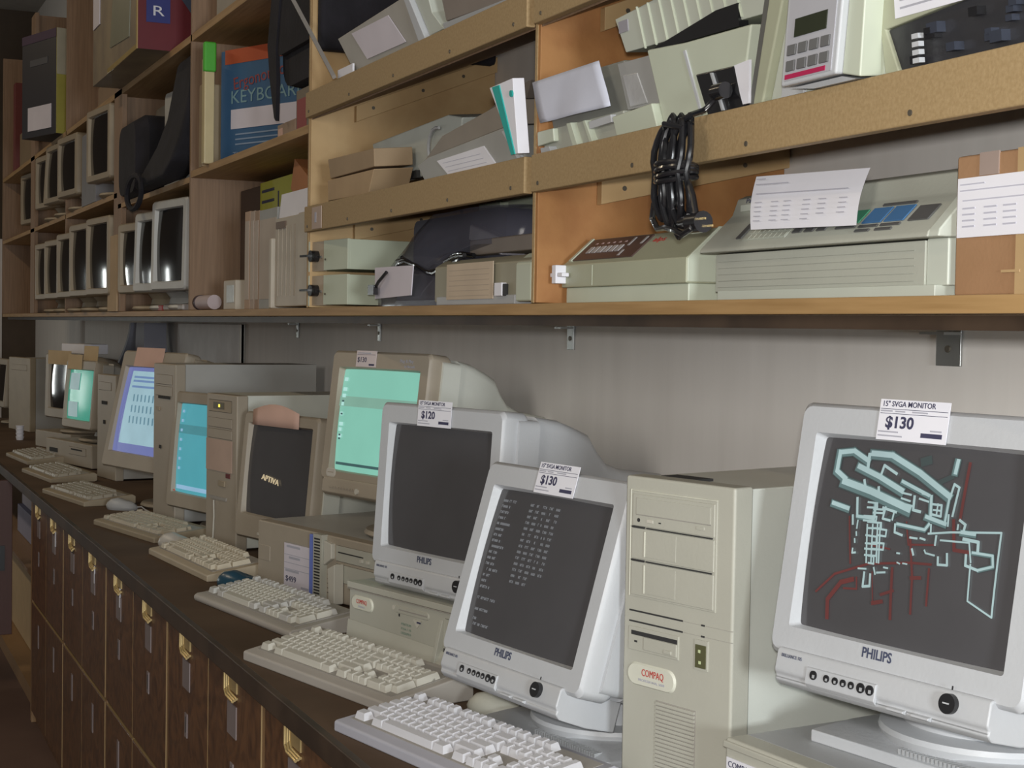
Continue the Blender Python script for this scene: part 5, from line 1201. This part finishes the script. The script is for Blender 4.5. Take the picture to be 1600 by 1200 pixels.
MB().prism([(.10, .5), (.40, .5), (.40, .02), (.26, .0), (.17, .12), (.11, .20)], 'x', .004, .0055).build('blue_picture', mat('carton_dark_blue', (.06, .08, .13), .5), f)
MB().box(.0056, .007, .025, .10, .085, .50).build('blue_panel', mat('carton_royal_blue', (.03, .04, .22), .5), f)
text('carton_lettering', 'R', PAPER, f, TR(.0075, .062, .120) @ RZ(math.pi/2) @ FRONT, .045, width=.035)
MB().box(-.55, 0, -.003, 0, .0, .016).box(-.016, 0, -.003, 0, .016, .5).build('gold_edge', mat('gold_edge', (.65, .50, .22), .25, metal=.4), t)
MB().box(-.86, -.72, -.004, -.001, .20, .50).build('white_sticker', PAPERL, t)
MB().prism([(-.50, .08), (-.14, .06), (-.10, .34), (-.24, .40), (-.46, .22)], 'y', -.003, 0).build('front_picture', mat('olive_picture', (.20, .20, .14), .4), t)
solid('pale_carton', 'pale carton on the top shelf right of the colourful one', 'box', (-4.42, 1.03, Z3), 0, .34, .2, .11, mat('pale_grey_carton', (.34, .31, .26), .6), .004)
solid('brown_small_box', 'small brown box tucked beside the As carton on the far top shelf', 'box', (-6.45, 1.02, Z3), 0, .40, .2, .09, mat('brown_print_box', (.28, .18, .10), .5), .004)
solid('stacked_carton', 'tan carton at the far left end of the top shelf', 'box', (-9.2, 1.02, Z3), 0, .66, .3, .20, mat('dim_tan_carton', (.22, .15, .08), .7), .004)
solid('red_folder', 'thin dark red folder standing at the far left end of the top shelf', 'folder', (-9.35, 1.0, Z3), 0, .10, .25, .50, mat('dark_red_folder', (.16, .03, .025), .6), .002)

# ================================================================= lighting
def area(name, loc, target, size, energy, col, sy=None):
    l = bpy.data.lights.new(name, 'AREA'); l.energy = energy; l.color = col; l.size = size
    if sy: l.shape = 'RECTANGLE'; l.size_y = sy
    o = bpy.data.objects.new(name, l); C.objects.link(o); o.location = loc
    o.rotation_euler = (Vector(target) - Vector(loc)).to_track_quat('-Z', 'Y').to_euler()
    return o
area('window_light', (3.1, .22, 1.62), (-1.8, 1.1, 1.40), .7, 105, (.90, .96, 1.0))
area('camera_flash', (.05, -.03, 1.645), (-1.84, 1.12, 1.60), .04, 23, (1.0, .98, .95))
area('front_fill', (.3, -2.4, 2.3), (-2.6, 1.2, 1.4), 1.0, 36, (1.0, .95, .88))  # added frontal fill to lift the wall and fronts, no known lamp
area('streak_light', (-11.6, -1.6, 1.45), (-5, 1, 1.6), .12, 7, (.95, 1.0, .97), .9)  # unseen narrow light added to reflect as streaks in the far screens
area('streak_light', (-11.6, -2.7, 1.5), (-5, 1, 1.6), .14, 7, (.95, 1.0, .97), .8)  # second added streak source, for screens the first one misses
for x in (-8.5, -5.2, -1.9):
    area('ceiling_tube', (x, -1.0, 3.75), (x, -.6, 0), 1.3, 15 if x < -3 else 5, (1.0, .82, .58), .12)
w = bpy.data.worlds.new('world'); bpy.context.scene.world = w; w.use_nodes = True
w.node_tree.nodes['Background'].inputs['Color'].default_value = (1.0, .93, .84, 1); w.node_tree.nodes['Background'].inputs['Strength']  .default_value = .09
sc = bpy.context.scene
sc.view_settings.view_transform = 'Standard'; sc.view_settings.look = 'None'; sc.view_settings.gamma = 1; sc.view_settings.exposure = 0
sc.view_settings.use_curve_mapping = False
for o in list(sc.objects):
    if o.type == 'EMPTY': o.empty_display_size = .02
